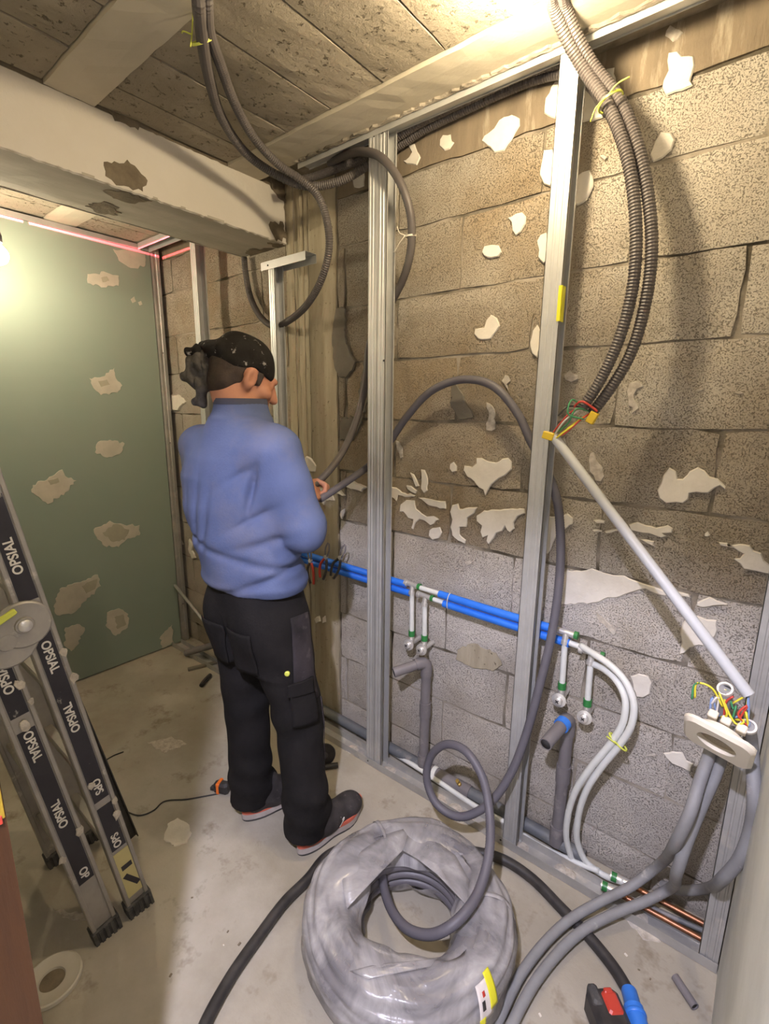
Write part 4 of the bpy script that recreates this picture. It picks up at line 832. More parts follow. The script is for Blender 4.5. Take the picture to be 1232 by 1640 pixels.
part('hinge_arm', MB().obox((PX(38,1000,LX-.0035)+PX(0,1035,LX-.0035))/2, (LN, (0,.707,.707), (0,-.707,.707)), (.004, .045, .040), .0015), 'alu', lad)
c = PX(4, 992, LX+.012); part('release_lever', MB().obox(c, (LN, (0,.9,.44), (0,-.44,.9)), (.006, .028, .007), .003), 'yellow_tie', lad)
a, b = PZ(212,1341,.012), PX(70,1010,-1.44)
d = (b-a)/np.linalg.norm(b-a); w = np.cross(d, (1,0,0)); w /= np.linalg.norm(w)
t = thing('metal_profile', 'dark loose metal profile leaning behind the ladder rail', 'metal profile', a)
part('web', MB().obox((a+b)/2, ((1,0,0), w, d), (.002, .014, np.linalg.norm(b-a)/2)), 'black', t)
for s in (-1, 1): part('flange', MB().obox((a+b)/2 + w*s*.014 + np.array([.006,0,0]), ((1,0,0), w, d), (.008, .0015, np.linalg.norm(b-a)/2)), 'black', t)

# ------------------------------------------------------------------ wrapped coil of conduit
CC = np.array([-.607, .884, 0.0])
coil = thing('conduit_coil', 'big coil of grey conduit wrapped in torn clear plastic film', 'coil', CC)
RM, HW, HH, ZC0 = .204, .069, .084, .092
wind = MB().tube([(0,0,0),(0,0,.001)], .001, 3)
for i in range(5):
    for j in range(6):
        rr_ = RM - HW + .017 + (2*HW-.034)*i/4; zz = .016 + .027*j
        if j in (0, 5) and i in (0, 4): continue
        m = MB(); n1, n2 = 56, 8; vs = []
        for p in range(n1):
            a = 2*math.pi*p/n1
            for q in range(n2):
                b_ = 2*math.pi*q/n2; R_ = rr_ + .0128*math.cos(b_); vs.append((CC[0]+R_*math.cos(a), CC[1]+R_*math.sin(a), zz+.0128*math.sin(b_)))
        m.add(vs, [(p*n2+q, p*n2+(q+1) % n2, ((p+1) % n1)*n2+(q+1) % n2, ((p+1) % n1)*n2+q) for p in range(n1) for q in range(n2)])
        part('winding', m, 'coil', coil, True)
# film: a loose superelliptic ring with scallops over the windings, sagging folds and a torn inner edge
n1, n2 = 180, 56; vs = []; ph = rng.uniform(0, 6.28, 12)
for p in range(n1):
    a = 2*math.pi*p/n1
    for q in range(n2):
        b_ = -math.pi*.90 + (math.pi*1.80)*q/(n2-1) ; b_ = b_ + math.pi*0  # open towards the underside of the hole
        cb_, sb_ = math.cos(b_), math.sin(b_); e = .93
        hw, hh = HW+.010, HH+.012
        x = hw*math.copysign(abs(cb_)**e, cb_); z = hh*math.copysign(abs(sb_)**e, sb_)
        fold = .0040*math.sin(4*a+ph[0]+2*sb_) + .0022*math.sin(9*a+ph[1]+5*b_) + .0012*math.sin(14*a+ph[2]+9*b_)
        sc = .0042*math.cos(2*math.pi*z/.027) if cb_ > .3 else 0.0
        k = 1 + (fold+sc)/hw
        if sb_ > .3 and cb_ < .2: z += .006*math.sin(5*a+ph[4])
        R_ = RM + x*k
        if cb_ < -.2: R_ += .010*math.sin(4*a+ph[5]) + .004*math.sin(9*a+ph[6]+b_*2)
        vs.append((CC[0]+R_*math.cos(a), CC[1]+R_*math.sin(a), max(.002, ZC0+z*k)))
fs = [(p*n2+q, p*n2+q+1, ((p+1) % n1)*n2+q+1, ((p+1) % n1)*n2+q) for p in range(n1) for q in range(n2-1)]
film = part('plastic_film', MB().add(vs, fs), 'film', coil, True)
uvl = film.data.uv_layers.new(name='UVMap')
for lp in film.data.loops:
    p_, q_ = divmod(lp.vertex_index, n2); uvl.data[lp.index].uv = (math.cos(2*math.pi*p_/n1), q_/(n2-1)+.35*math.sin(2*math.pi*p_/n1))
def sheet_poly(pts, sag, name):
    """a loose film flap, thin but with both faces"""
    P3 = [np.array(p, float) for p in pts]; c = sum(P3)/len(P3) - np.array([0,0,sag]); vs = []; n = len(P3)
    for k in (1.0, .75, .5, .25):
        for i, p in enumerate(P3): vs.append(c + (p-c)*k + np.array([0,0,.004*math.sin(3*i+5*k)*(1-k) + sag*(1-(1-k)**2)*0]))
    vs.append(c); fs = [(r*n+i, r*n+(i+1) % n, (r+1)*n+(i+1) % n, (r+1)*n+i) for r in range(3) for i in range(n)] + [(3*n+i, 3*n+(i+1) % n, 4*n) for i in range(n)]
    o = put(name, MB().add(vs, fs), 'film', None, True); md = o.modifiers.new('thick', 'SOLIDIFY'); md.thickness = .0008
    o.parent = film; return o
ztop = ZC0 + HH + .010
sheet_poly([PZ(*p, ztop+.002) for p in ((556,1455),(548,1410),(575,1365),(620,1335),(655,1325),(652,1345),(645,1362),(612,1395),(577,1432))], -.002, 'film_flap')
sheet_poly([PZ(*p, ztop+.002) for p in ((645,1362),(652,1335),(690,1340),(730,1370),(752,1410),(748,1450),(738,1440),(700,1400),(668,1375))], -.002, 'film_flap')
sheet_poly([PZ(*p, ztop+.003) for p in ((560,1555),(600,1545),(650,1540),(700,1535),(690,1548),(640,1558),(590,1568))], -.003, 'film_flap')
0 and sheet_poly([PZ(585,1480,.10), PZ(600,1430,.09), PZ(640,1405,.09), PZ(690,1400,.10), PZ(725,1440,.11), PZ(720,1405,.15), PZ(670,1372,.15), PZ(610,1400,.15), PZ(580,1440,.15)], -.002, 'film_flap')
for (a0, w_) in ((2.62, .05), (.62, .06)):
    vs = []; n2 = 20
    for k, da in enumerate((-w_/2, w_/2)):
        for q in range(n2):
            b_ = -.5 + 2.6*q/(n2-1); cb_, sb_ = math.cos(b_), math.sin(b_); e = .93
            R_ = RM + (HW+.0155)*math.copysign(abs(cb_)**e, cb_); z = ZC0+(HH+.0175)*math.copysign(abs(sb_)**e, sb_); vs.append((CC[0]+R_*math.cos(a0+da), CC[1]+R_*math.sin(a0+da), z))
    o = put('fold_band', MB().add(vs, [(q, q+1, n2+q+1, n2+q) for q in range(n2-1)]), 'film', None, True); o.modifiers.new('thick', 'SOLIDIFY').thickness = .0015; o.parent = film
def film_patch(name, m, a1, a2, b1, b2, lift):
    """sticker lying on the film's rounded shoulder"""
    na, nb_ = 6, 12; vs = []
    for q in range(nb_):
        b_ = b1+(b2-b1)*q/(nb_-1); cb_, sb_ = math.cos(b_), math.sin(b_)
        for k in range(na):
            a = a1+(a2-a1)*k/(na-1)+.05*(b_-b1); R_ = RM+(HW+.010+lift)*abs(cb_)**.93; vs.append((CC[0]+R_*math.cos(a), CC[1]+R_*math.sin(a), ZC0+(HH+.012+lift)*abs(sb_)**.93))
    o = put(name, MB().add(vs, [(q*na+k, q*na+k+1, (q+1)*na+k+1, (q+1)*na+k) for q in range(nb_-1) for k in range(na-1)]), m, None, True); o.modifiers.new('thick', 'SOLIDIFY').thickness = .0012; o.parent = film; return o
film_patch('paper_label', 'paper', -.36, -.22, .25, .95, .0095)
film_patch('label_band', 'yellow_tape', -.24, -.16, .35, 1.05, .0105)
film_patch('label_band', 'yellow_tape', -.37, -.31, .20, .32, .0110)
film_patch('label_print', 'black', -.32, -.29, .45, .62, .0112)
film_patch('label_print', 'red', -.29, -.265, .68, .78, .0112)

# ------------------------------------------------------------------ things on the floor
hz = .0165
o = put('vacuum_hose', MB().tube(spline([PZ(x, y, hz) for x, y in ((300,1705),(318,1665),(336,1625),(373,1560),(415,1500),(456,1445),(493,1408))] + [np.array(q) for q in ((-.965,.93,hz),(-.885,1.075,hz),(-.76,1.175,hz),(-.66,1.215,hz))] + [PZ(x, y, hz) for x, y in ((800,1374),(850,1405),(900,1455),(945,1502),(985,1552),(1008,1590))], .012), .0158, 14), 'black', None, True)
tag(o, 'thick black hose running across the floor behind the coil', 'hose')
a, b = PZ(1008,1588,.02), PZ(1026,1655,.02); d = (b-a)/np.linalg.norm(b-a)
t = thing('power_plug', 'blue plug on the end of the black hose', 'plug', a)
part('plug_body', MB().lathe([(.017,-.005),(.019,.0),(.0195,.03),(.023,.034),(.0235,.09),(.02,.094)], a, d, 20), 'blue', t, ang=40)
part('grip_ring', MB().lathe([(.024,.045),(.0255,.047),(.0255,.053),(.024,.055)], a, d, 20), 'blue', t, ang=40)
c = PZ(975,1632,.04); t = thing('power_tool', 'red and black power tool on the floor at the bottom edge', 'tool', (c[0], c[1], 0))
ax = ((.75,.66,0), (-.66,.75,0), (0,0,1))
part('body', MB().obox((c[0], c[1], .036), ax, (.040, .050, .035), .012), 'black', t, ang=30)
part('red_cover', MB().obox(np.array((c[0], c[1], .066))+np.array(ax[0])*.012+np.array(ax[1])*.012, ax, (.018, .024, .010), .005), 'red', t, ang=30)
part('guard', MB().obox(np.array((c[0], c[1], .060))-np.array(ax[0])*.022+np.array(ax[1])*.03, ax, (.012, .022, .018), .005), 'rubber', t, ang=30)
part('switch', MB().obox(np.array((c[0], c[1], .074))+np.array(ax[0])*.012+np.array(ax[1])*.034, ax, (.010, .006, .005), .002), 'red', t, ang=30)
def stub(name, label, a, b, r, m, cat='pipe offcut', hollow=True):
    a, b = np.array(a), np.array(b); d = (b-a)/np.linalg.norm(b-a); t = thing(name, label, cat, a)
    part('pipe', MB().tube([a, b], r, 14, caps=False), m, t, True); part('inside', MB().tube([a+d*.002, b-d*.002], r*.8, 12), 'pvc_in', t, True)
    for e in (a, b): part('rim', MB().lathe([(r*.8,-.001),(r*1.01,-.001),(r*1.01,.001),(r*.8,.001)], e, d, 14, True), m, t)
stub('pipe_offcut', 'short dark pipe offcut lying by the right wall', PZ(1082,1565,.011), PZ(1113,1612,.011), .0105, 'pvc')
stub('pipe_offcut', 'grey pipe stub sticking out by the recess floor track', PY(298,1046,1.33), PY(352,1030,1.43), .019, 'pvc')
stub('pipe_offcut', 'short dark tube lying beside the black disc behind the man', PZ(503,1231,.012), PZ(541,1225,.012), .0105, 'black')
o = put('batten_offcut', MB().obox((PZ(310,1073,.008)+PZ(348,1058,.008))/2, ((.35,.94,0), (-.94,.35,0), (0,0,1)), (.095, .012, .007), .001), 'mortar_grey'); tag(o, 'thin dusty batten lying on the recess floor', 'batten')
o = put('conduit_offcut', ribbed(MB(), [PZ(322,1098,.012), PZ(328,1090,.013), PZ(337,1081,.012)], .0115), 'black'); tag(o, 'curved black conduit offcut on the floor near the man\'s leg', 'conduit offcut')
o = put('leaning_rod', MB().tube([PY(276,932,1.40), PY(345,1018,1.37)], .009, 10), 'steel_dull', None, True); tag(o, 'thin grey rod slanting from the green board edge', 'rod')
c = PZ(520,1224,.0); t = thing('cutting_disc', 'black disc standing on edge behind the man\'s right leg', 'disc', c)
part('disc', MB().lathe([(.045,-.006),(.047,0),(.045,.006)], c+(0,0,.047), (.75,-.6,.15), 28), 'black', t, ang=40); part('hub', MB().lathe([(.014,-.009),(.014,.009)], c+(0,0,.047), (.75,-.6,.15), 16), 'rubber', t, ang=40)
c = PZ(356,1268,.0); t = thing('tape_measure', 'small black and orange tool lying by the man\'s left heel', 'tool', c)
ax = ((.9,.43,0), (-.43,.9,0), (0,0,1))
part('case', MB().obox(c+(0,0,.022), ax, (.030, .018, .022), .008), 'black', t, ang=30); part('orange_band', MB().obox(c+(-.008,-.004,.024), ax, (.007, .0195, .0228), .004), 'orange', t, ang=30); part('nose', MB().obox(c+(-.034,-.016,.010), ax, (.010, .010, .008), .003), 'black', t, ang=30)
o = put('thin_cable', MB().tube(spline([PZ(x, y, .003) for x, y in ((150,1285),(195,1297),(225,1306),(246,1298),(262,1284),(300,1280),(350,1271))], .01), .0026, 6), 'black', None, True); tag(o, 'thin dark cable curving across the floor from the ladder', 'cable')
o = put('thin_cable', MB().tube(spline([PZ(x, y, .003) for x, y in ((140,1232),(165,1220),(182,1210),(198,1204))], .01), .0024, 6), 'black', None, True); tag(o, 'short dark wire end on the floor behind the ladder', 'cable')
c = PZ(84,1572,.0); t = thing('bucket_lid', 'round pale lid with a dark hole on the floor below the ladder', 'lid', c)
part('lid_ring', MB().lathe([(.028,.002),(.030,.008),(.058,.008),(.063,.012),(.067,.010),(.068,.001)], c, (0,0,1), 36), 'lid', t, ang=40)
part('dark_centre', MB().lathe([(.0285,.0025),(0,.0026)], c, (0,0,1), 28), 'bare', t)
for k in range(14):
    x, y = (rng.uniform(270, 520), rng.uniform(1280, 1600)) if k < 9 else (rng.uniform(850, 1080), rng.uniform(1500, 1630))
    p = PZ(x, y, 0); r = rng.uniform(.0015, .003)
    if np.hypot(*(p-CC)[:2]) < .33: continue
    put('crumb', MB().obox(p+(0,0,r*.5), ((math.cos(k),math.sin(k),0), (-math.sin(k),math.cos(k),0), (0,0,1)), (r*1.6, r, r*.5), r*.2), 'bare' if k % 3 else 'plaster', floor)

# ------------------------------------------------------------------ the man: signed-distance modelling
class Field:
    def __init__(s, lo, hi, h):
        s.lo = np.array(lo, float); s.h = h; s.n = np.ceil((np.array(hi)-s.lo)/h).astype(int)+1
        s.v = np.full(s.n, .2, np.float32); s.ax = [(s.lo[k]+h*np.arange(s.n[k])).astype(np.float32) for k in range(3)]
    def region(s, lo, hi):
        a = np.maximum(0, np.floor((np.array(lo)-s.lo)/s.h).astype(int)); b = np.minimum(s.n, np.ceil((np.array(hi)-s.lo)/s.h).astype(int)+1)
        sl = tuple(slice(a[k], max(a[k]+1, b[k])) for k in range(3)); g = np.meshgrid(*[s.ax[k][sl[k]] for k in range(3)], indexing='ij', sparse=True); return sl, g
    def merge(s, sl, d, k, op='u'):
        a = s.v[sl]
        if op == 's': a, d = -a, d          # subtract: max(a,-d) = -min(-a,d)
        if k > 0:
            h = np.clip(.5+.5*(d-a)/k, 0, 1); r = d*(1-h)+a*h - k*h*(1-h)
        else: r = np.minimum(a, d)
        s.v[sl] = -r if op == 's' else r
    def cap(s, a, b, ra, rb, k=.02, op='u', flat=None):
        a, b = np.array(a, float), np.array(b, float); m = max(ra, rb)+k+.03
        sl, (X, Y, Zz) = s.region(np.minimum(a, b)-m, np.maximum(a, b)+m); d = b-a; L2 = d@d+1e-12
        t = np.clip(((X-a[0])*d[0]+(Y-a[1])*d[1]+(Zz-a[2])*d[2])/L2, 0, 1)
        s.merge(sl, np.sqrt((X-a[0]-t*d[0])**2+(Y-a[1]-t*d[1])**2+(Zz-a[2]-t*d[2])**2) - (ra+(rb-ra)*t), k, op)
    def ell(s, c, r, R=None, k=.02, op='u'):
        c = np.array(c, float); r = np.array(r, float); R = np.eye(3) if R is None else np.array(R, float); m = r.max()+k+.03   # rows of R = local axes
        sl, (X, Y, Zz) = s.region(c-m, c+m); p = [(X-c[0])*R[i][0]+(Y-c[1])*R[i][1]+(Zz-c[2])*R[i][2] for i in range(3)]
        k0 = np.sqrt(sum((p[i]/r[i])**2 for i in range(3)))+1e-6; k1 = np.sqrt(sum((p[i]/r[i]**2)**2 for i in range(3)))+1e-6
        s.merge(sl, k0*(k0-1)/k1, k, op)
    def stack(s, secs, ax1, k=.02, op='u'):
        """elliptic sections (z, cx, cy, a, b) with a along ax1"""
        q = np.array(secs, float); m = q[:, 3:5].max()+k+.03
        sl, (X, Y, Zz) = s.region((q[:,1].min()-m, q[:,2].min()-m, q[0,0]-m), (q[:,1].max()+m, q[:,2].max()+m, q[-1,0]+m))
        z = np.clip(Zz, q[0,0], q[-1,0]); cx, cy, a, b = [np.interp(z.ravel(), q[:,0], q[:,i]).reshape(z.shape) for i in (1,2,3,4)]
        u = (X-cx)*ax1[0]+(Y-cy)*ax1[1]; w = -(X-cx)*ax1[1]+(Y-cy)*ax1[0]
        d = (np.sqrt((u/a)**2+(w/b)**2)-1)*np.minimum(a, b); d = np.maximum(d, np.maximum(q[0,0]-Zz, Zz-q[-1,0])); s.merge(sl, d, k, op)
    def warp(s, fn): s.v += fn(*np.meshgrid(*s.ax, indexing='ij', sparse=True)).astype(np.float32)
    def mesh(s):
        v = s.v; ins = v < 0; nx, ny, nz = v.shape
        corner = [(i, j, k) for i in (0,1) for j in (0,1) for k in (0,1)]
        C = [v[i:nx-1+i, j:ny-1+j, k:nz-1+k] for i, j, k in corner]; I = sum((c < 0).astype(np.int8) for c in C); act = (I > 0) & (I < 8); idx = np.argwhere(act)
        vid = np.full(act.shape, -1, np.int64); vid[act] = np.arange(len(idx)); cv = np.stack([c[act] for c in C], 1)
        acc = np.zeros((len(idx), 3)); cnt = np.zeros(len(idx)); cc = np.array(corner, float)
        for a in range(8):
            for b in range(a+1, 8):
                if np.abs(cc[a]-cc[b]).sum() != 1: continue
                va, vb = cv[:, a], cv[:, b]; m = (va < 0) != (vb < 0); t = np.where(m, va/np.where(m, va-vb, 1), 0)
                acc[m] += (cc[a] + t[:, None]*(cc[b]-cc[a]))[m]; cnt[m] += 1
        pos = s.lo + s.h*(idx + acc/cnt[:, None]); F = []
        for axis in range(3):
            o = [x for x in range(3) if x != axis]; sa = [slice(1, -1)]*3; sa[axis] = slice(0, -1); sb = [slice(1, -1)]*3; sb[axis] = slice(1, None)
            a, b = ins[tuple(sa)], ins[tuple(sb)]; e = np.argwhere(a != b); flip = a[tuple(e.T)]
            base = e.copy(); base[:, o[0]] += 1; base[:, o[1]] += 1
            def cell(d0, d1): q = base.copy(); q[:, o[0]] -= d0; q[:, o[1]] -= d1; return vid[tuple(q.T)]
            quad = np.stack([cell(1,1), cell(0,1), cell(0,0), cell(1,0)], 1)
            fl = flip if axis != 1 else ~flip
            quad[~fl] = quad[~fl][:, ::-1]; F.append(quad)
        F = np.concatenate(F); F = F[(F >= 0).all(1)]
        me = bpy.data.meshes.new('body'); me.vertices.add(len(pos)); me.vertices.foreach_set('co', pos.astype(np.float32).ravel())
        me.loops.add(len(F)*4); me.loops.foreach_set('vertex_index', F.astype(np.int32).ravel()); me.polygons.add(len(F))
        me.polygons.foreach_set('loop_start', np.arange(0, len(F)*4, 4, dtype=np.int32)); me.polygons.foreach_set('loop_total', np.full(len(F), 4, np.int32)); me.polygons.foreach_set('use_smooth', np.ones(len(F), bool))
        me.update(calc_edges=True); me.validate(); return me
def cloth_obj(name, F, m, parent):
    o = bpy.data.objects.new(name, F.mesh()); COL.objects.link(o); o.data.materials.append(MT[m])
    sm = o.modifiers.new('relax', 'SMOOTH'); sm.factor = .5; sm.iterations = 2
    if parent is not None: keep(o, parent)
    return o
MT['skin'] = mat('skin', (.50,.24,.15), (.42,.19,.12), 12, 4, .55, spec=.35)
MT['jacket'] = mat('blue_fleece', (.092,.118,.225), (.108,.137,.255), 5, 6, .95, bump=.0012, bscale=160, dirt=((.15,.155,.22), 3.0, .50, .70), spec=.15)
MT['collar'] = mat('dark_collar', (.05,.055,.09), rough=.9)
MT['trousers'] = mat('black_trousers', (.010,.009,.009), (.016,.014,.014), 9, 6, .85, bump=.0012, bscale=120, spec=.2)
MT['dusty_panel'] = mat('dusty_panel', (.050,.042,.047), (.018,.016,.017), 7, 6, .9, bump=.0015, bscale=90, dirt=((.13,.11,.11), 12, .58, .74), spec=.2)
MT['hair'] = mat('dark_hair', (.03,.018,.012), (.05,.03,.02), 60, 4, .6, bump=.002, bscale=150)
MT['bandana'] = mat('black_bandana', (.014,.012,.011), (.022,.02,.018), 20, 4, .95, pits=((.32,.30,.28), 42, .365, .385), spec=.15, bump=.0015, bscale=60)
MT['bandana_grey'] = mat('bandana_reverse', (.11,.10,.09), (.045,.04,.036), 34, 5, .95, bump=.003, bscale=70, spec=.15)
MT['shoe'] = mat('black_shoe', (.022,.019,.019), (.05,.043,.042), 18, 5, .7, bump=.0012, dirt=((.22,.19,.18), 22, .60, .72))
MT['sole_white'] = mat('pale_sole', (.52,.47,.44), (.38,.33,.30), 18, 4, .7)
MT['sole_red'] = mat('coral_sole', (.62,.14,.08), (.5,.11,.07), 18, 4, .6)

RT = np.array([.995, -.10, 0.0]); FW = np.array([.10, .995, 0.0]); UPV = np.array([0, 0, 1.0])
SHR, SHL = np.array([-1.088, .875, 1.350]), np.array([-1.520, .900, 1.335])
ELR, ELL = np.array([-1.045, .930, 1.115]), np.array([-1.605, .970, 1.10])
WRR, WRL = np.array([-1.255, 1.065, 1.165]), np.array([-1.330, 1.145, 1.175])
HDR = np.array([-.30, .78, .12]); HDR /= np.linalg.norm(HDR)
HC = np.array([-1.300, .925, 1.552])      # head centre
hf = np.array([.22, .90, -.40]); hf /= np.linalg.norm(hf); hr = np.cross(hf, UPV); hr /= np.linalg.norm(hr); hu = np.cross(hr, hf); HR = np.array([hr, hf, hu])
def hp(x, y, z): return HC + hr*x + hf*y + hu*z

# --- the body itself, one continuous skin surface (mostly under the clothes)
B_ = Field((-1.66, .70, -.01), (-.90, 1.36, 1.72), .0058)
B_.ell(hp(0,-.012,.028), (.072,.092,.085), HR, 0)                                   # cranium
B_.ell(hp(0,.045,-.035), (.056,.058,.080), HR, .025)                                # face
B_.ell(hp(0,.062,-.088), (.036,.034,.028), HR, .02)                                 # chin
B_.cap(hp(0,.098,.008), hp(0,.118,-.028), .010, .014, .012)                         # nose
B_.cap(hp(-.028,.088,.020), hp(.028,.088,.020), .012, .012, .012)                   # brow
for s in (-1, 1):
    B_.ell(hp(s*.030,.090,.002), (.014,.010,.009), HR, .004, 's'); B_.ell(hp(s*.030,.082,.001), (.011,.011,.010), HR, .003)   # eye sockets and eyeballs
    B_.ell(hp(s*.046,.062,-.030), (.020,.025,.018), HR, .015)                       # cheeks
    B_.ell(hp(s*.074,-.002,-.012), (.010,.020,.033), HR, .006); B_.ell(hp(s*.082,.002,-.010), (.006,.010,.018), HR, .004, 's')  # ears
B_.cap(hp(-.016,.097,-.055), hp(.016,.097,-.055), .007, .007, .006); B_.cap(hp(-.015,.104,-.062), hp(.015,.104,-.062), .0025, .0025, .002, 's')   # mouth
NB = np.array([-1.278, .892, 1.415])
B_.cap(hp(0,-.03,-.05), NB, .056, .062, .03)
B_.stack([(.84,-1.245,.905,.150,.105),(.98,-1.262,.895,.140,.100),(1.10,-1.272,.888,.155,.108),(1.25,-1.272,.885,.170,.112),(1.36,-1.268,.889,.150,.088),(1.42,-1.272,.891,.080,.070)], RT, .03)
for sh, el, wr in ((SHR, ELR, WRR), (SHL, ELL, WRL)): B_.cap(sh, el, .052, .042, .03); B_.cap(el, wr, .042, .028, .015)
LEGS = dict(L=[(-1.325,.905,.84),(-1.338,.905,.46),(-1.322,.890,.075)], R=[(-1.160,.905,.84),(-1.112,.945,.46),(-1.068,.925,.085)])
TOES = dict(L=(-1.245,1.105), R=(-1.038,1.130)); HEELS = dict(L=(-1.312,.852), R=(-1.052,.885))
for s in 'LR':
    h, k, a = LEGS[s]; B_.cap(h, k, .080, .055, .03); B_.cap(k, a, .055, .036, .02)
    t_, e_ = TOES[s], HEELS[s]; B_.cap((e_[0]*.8+t_[0]*.2, e_[1]*.8+t_[1]*.2, .05), (t_[0]*.85+e_[0]*.15, t_[1]*.85+e_[1]*.15, .04), .030, .026, .02)
# hands: palm, four unequal bent fingers curled round the conduit held, thumb from the palm's side
def hand(wr, d, side, grip):
    d = np.array(d, float); d /= np.linalg.norm(d); pl = np.array(grip, float); pl -= d*np.dot(pl, d); pl /= np.linalg.norm(pl); acr = np.cross(d, pl)*side
    pc_ = wr + d*.055; B_.ell(pc_, (.040, .042, .016), (acr, d, pl), .012); B_.cap(wr, wr+d*.03, .026, .027, .012)
    for i, (off, ln) in enumerate(((.028,.070),(.010,.078),(-.009,.073),(-.027,.058))):
        k0 = wr + d*.088 + acr*off; k1 = k0 + (d*.75+pl*.66)*ln*.45; k2 = k1 + (pl*.95-d*.25)*ln*.33; k3 = k2 + (-d*.85+pl*.30)*ln*.26
        B_.cap(wr+d*.06+acr*off*.9, k0, .0105, .0098, .006); B_.cap(k0, k1, .0098, .0090, .004); B_.cap(k1, k2, .0090, .0084, .004); B_.cap(k2, k3, .0084, .0072, .004)
    q0 = wr + d*.028 + acr*.030; q1 = q0 + (acr*.60+d*.60+pl*.45)*.040; q2 = q1 + (d*.55+pl*.80-acr*.15)*.030
    B_.cap(wr+d*.02+acr*.012, q0, .016, .0135, .008); B_.cap(q0, q1, .0130, .0105, .006); B_.cap(q1, q2, .0105, .0085, .004)
hand(WRR, (.18,.72,.10), 1, (-.75,.10,-.55)); hand(WRL, (.62,.55,.22), -1, (.45,.0,-.80))
person = bpy.data.objects.new('person', B_.mesh()); COL.objects.link(person); person.data.materials.append(MT['skin'])
person.modifiers.new('relax', 'SMOOTH').iterations = 1
tag(person, 'man in blue fleece, black work trousers and bandana, back turned, holding conduit', 'person')

# --- fleece
J = Field((-1.68, .68, .82), (-.92, 1.22, 1.52), .0062)
J.stack([(.912,-1.250,.902,.190,.142),(.94,-1.253,.900,.196,.147),(.99,-1.260,.896,.202,.150),(1.07,-1.285,.889,.212,.150),(1.16,-1.302,.884,.222,.148),(1.25,-1.304,.883,.226,.142),(1.31,-1.298,.886,.214,.130),(1.355,-1.280,.889,.178,.112),(1.39,-1.276,.891,.135,.096),(1.42,-1.275,.893,.098,.084)], RT, .0)
J.ell((-1.175,.872,1.345), (.085,.075,.068), None, .05); J.ell((-1.420,.888,1.335), (.085,.075,.066), None, .05)    # shoulder blades
J.stack([(1.34,-1.280,.891,.120,.10),(1.385,-1.281,.893,.104,.096),(1.43,-1.283,.897,.088,.087),(1.480,-1.287,.904,.074,.078)], RT, .03)
J.cap(SHR+(-.012,0,-.010), ELR+(0,-.004,.01), .076, .064, .045); J.cap(ELR, WRR-HDR*.0, .063, .044, .02)
J.cap(SHL+(.010,0,-.010), ELL, .076, .062, .045); J.cap(ELL, WRL, .060, .044, .02)
J.cap(ELR+(.01,-.012,-.01), ELR+(-.006,.01,-.012), .058, .055, .02)
def creases(X, Y, Zz):
    s = (X+1.18)*.781 + (Y-.96)*.625       # across the back as seen from the doorway
    d = .010*np.exp(-((Zz-.965-.10*(s+.1)-.05*np.sin(6*s))/.013)**2) + .009*np.exp(-((Zz-1.01+.22*(s+.02))/.012)**2)
    d = d + .008*np.exp(-((Zz-1.055-.25*(s+.12))/.014)**2)*np.exp(-((s+.02)/.09)**2)
    d = d + .009*np.exp(-((s+.245-.18*(Zz-1.1))/.010)**2)*np.exp(-((Zz-1.13)/.12)**2) + .008*np.exp(-((s+.205-.22*(Zz-1.1))/.010)**2)*np.exp(-((Zz-1.10)/.12)**2) + .004*np.exp(-((s+.285-.1*(Zz-1.1))/.009)**2)*np.exp(-((Zz-1.15)/.1)**2)
    d = d + .015*np.exp(-((s+.045-.25*(Zz-1.24))/.011)**2)*np.exp(-((Zz-1.235)/.075)**2)         # deep crease at the armpit
    d = d + .009*np.exp(-((Zz-1.16-.5*(s+.03))/.012)**2)*np.exp(-((s+.05)/.06)**2) + .008*np.exp(-((Zz-1.275-.55*(s+.08))/.012)**2)*np.exp(-((s+.09)/.05)**2)
    d = d - .006*np.exp(-((Zz-.935)/.015)**2) + .002*np.sin(38*s+11*Zz)*np.exp(-((Zz-1.0)/.12)**2) + .0016*np.sin(55*Zz-16*s)
    return d
J.warp(creases)
jacket = cloth_obj('fleece_jacket', J, 'jacket', person); jacket['label'] = 'blue fleece jacket'
def ringpts(c, n, ra, rb, tilt, m=36):
    n = np.array(n, float); n /= np.linalg.norm(n); u = RT - n*np.dot(RT, n); u /= np.linalg.norm(u); v = np.cross(n, u); return [np.array(c) + u*ra*math.cos(2*math.pi*k/m) + v*rb*math.sin(2*math.pi*k/m) for k in range(m)]
nn = np.array([0,0,1.0])
vs = [p for c, a, b in (((-1.286,.903,1.466),.0775,.0815),((-1.287,.904,1.484),.0755,.0795),((-1.287,.904,1.484),.068,.072),((-1.286,.903,1.46),.067,.071)) for p in ringpts(c, nn, a, b, 0)]
keep(put('collar_edge', MB().add(vs, [(r*36+k, r*36+(k+1) % 36, (r+1)*36+(k+1) % 36, (r+1)*36+k) for r in range(3) for k in range(36)]), 'collar', None, True), person)

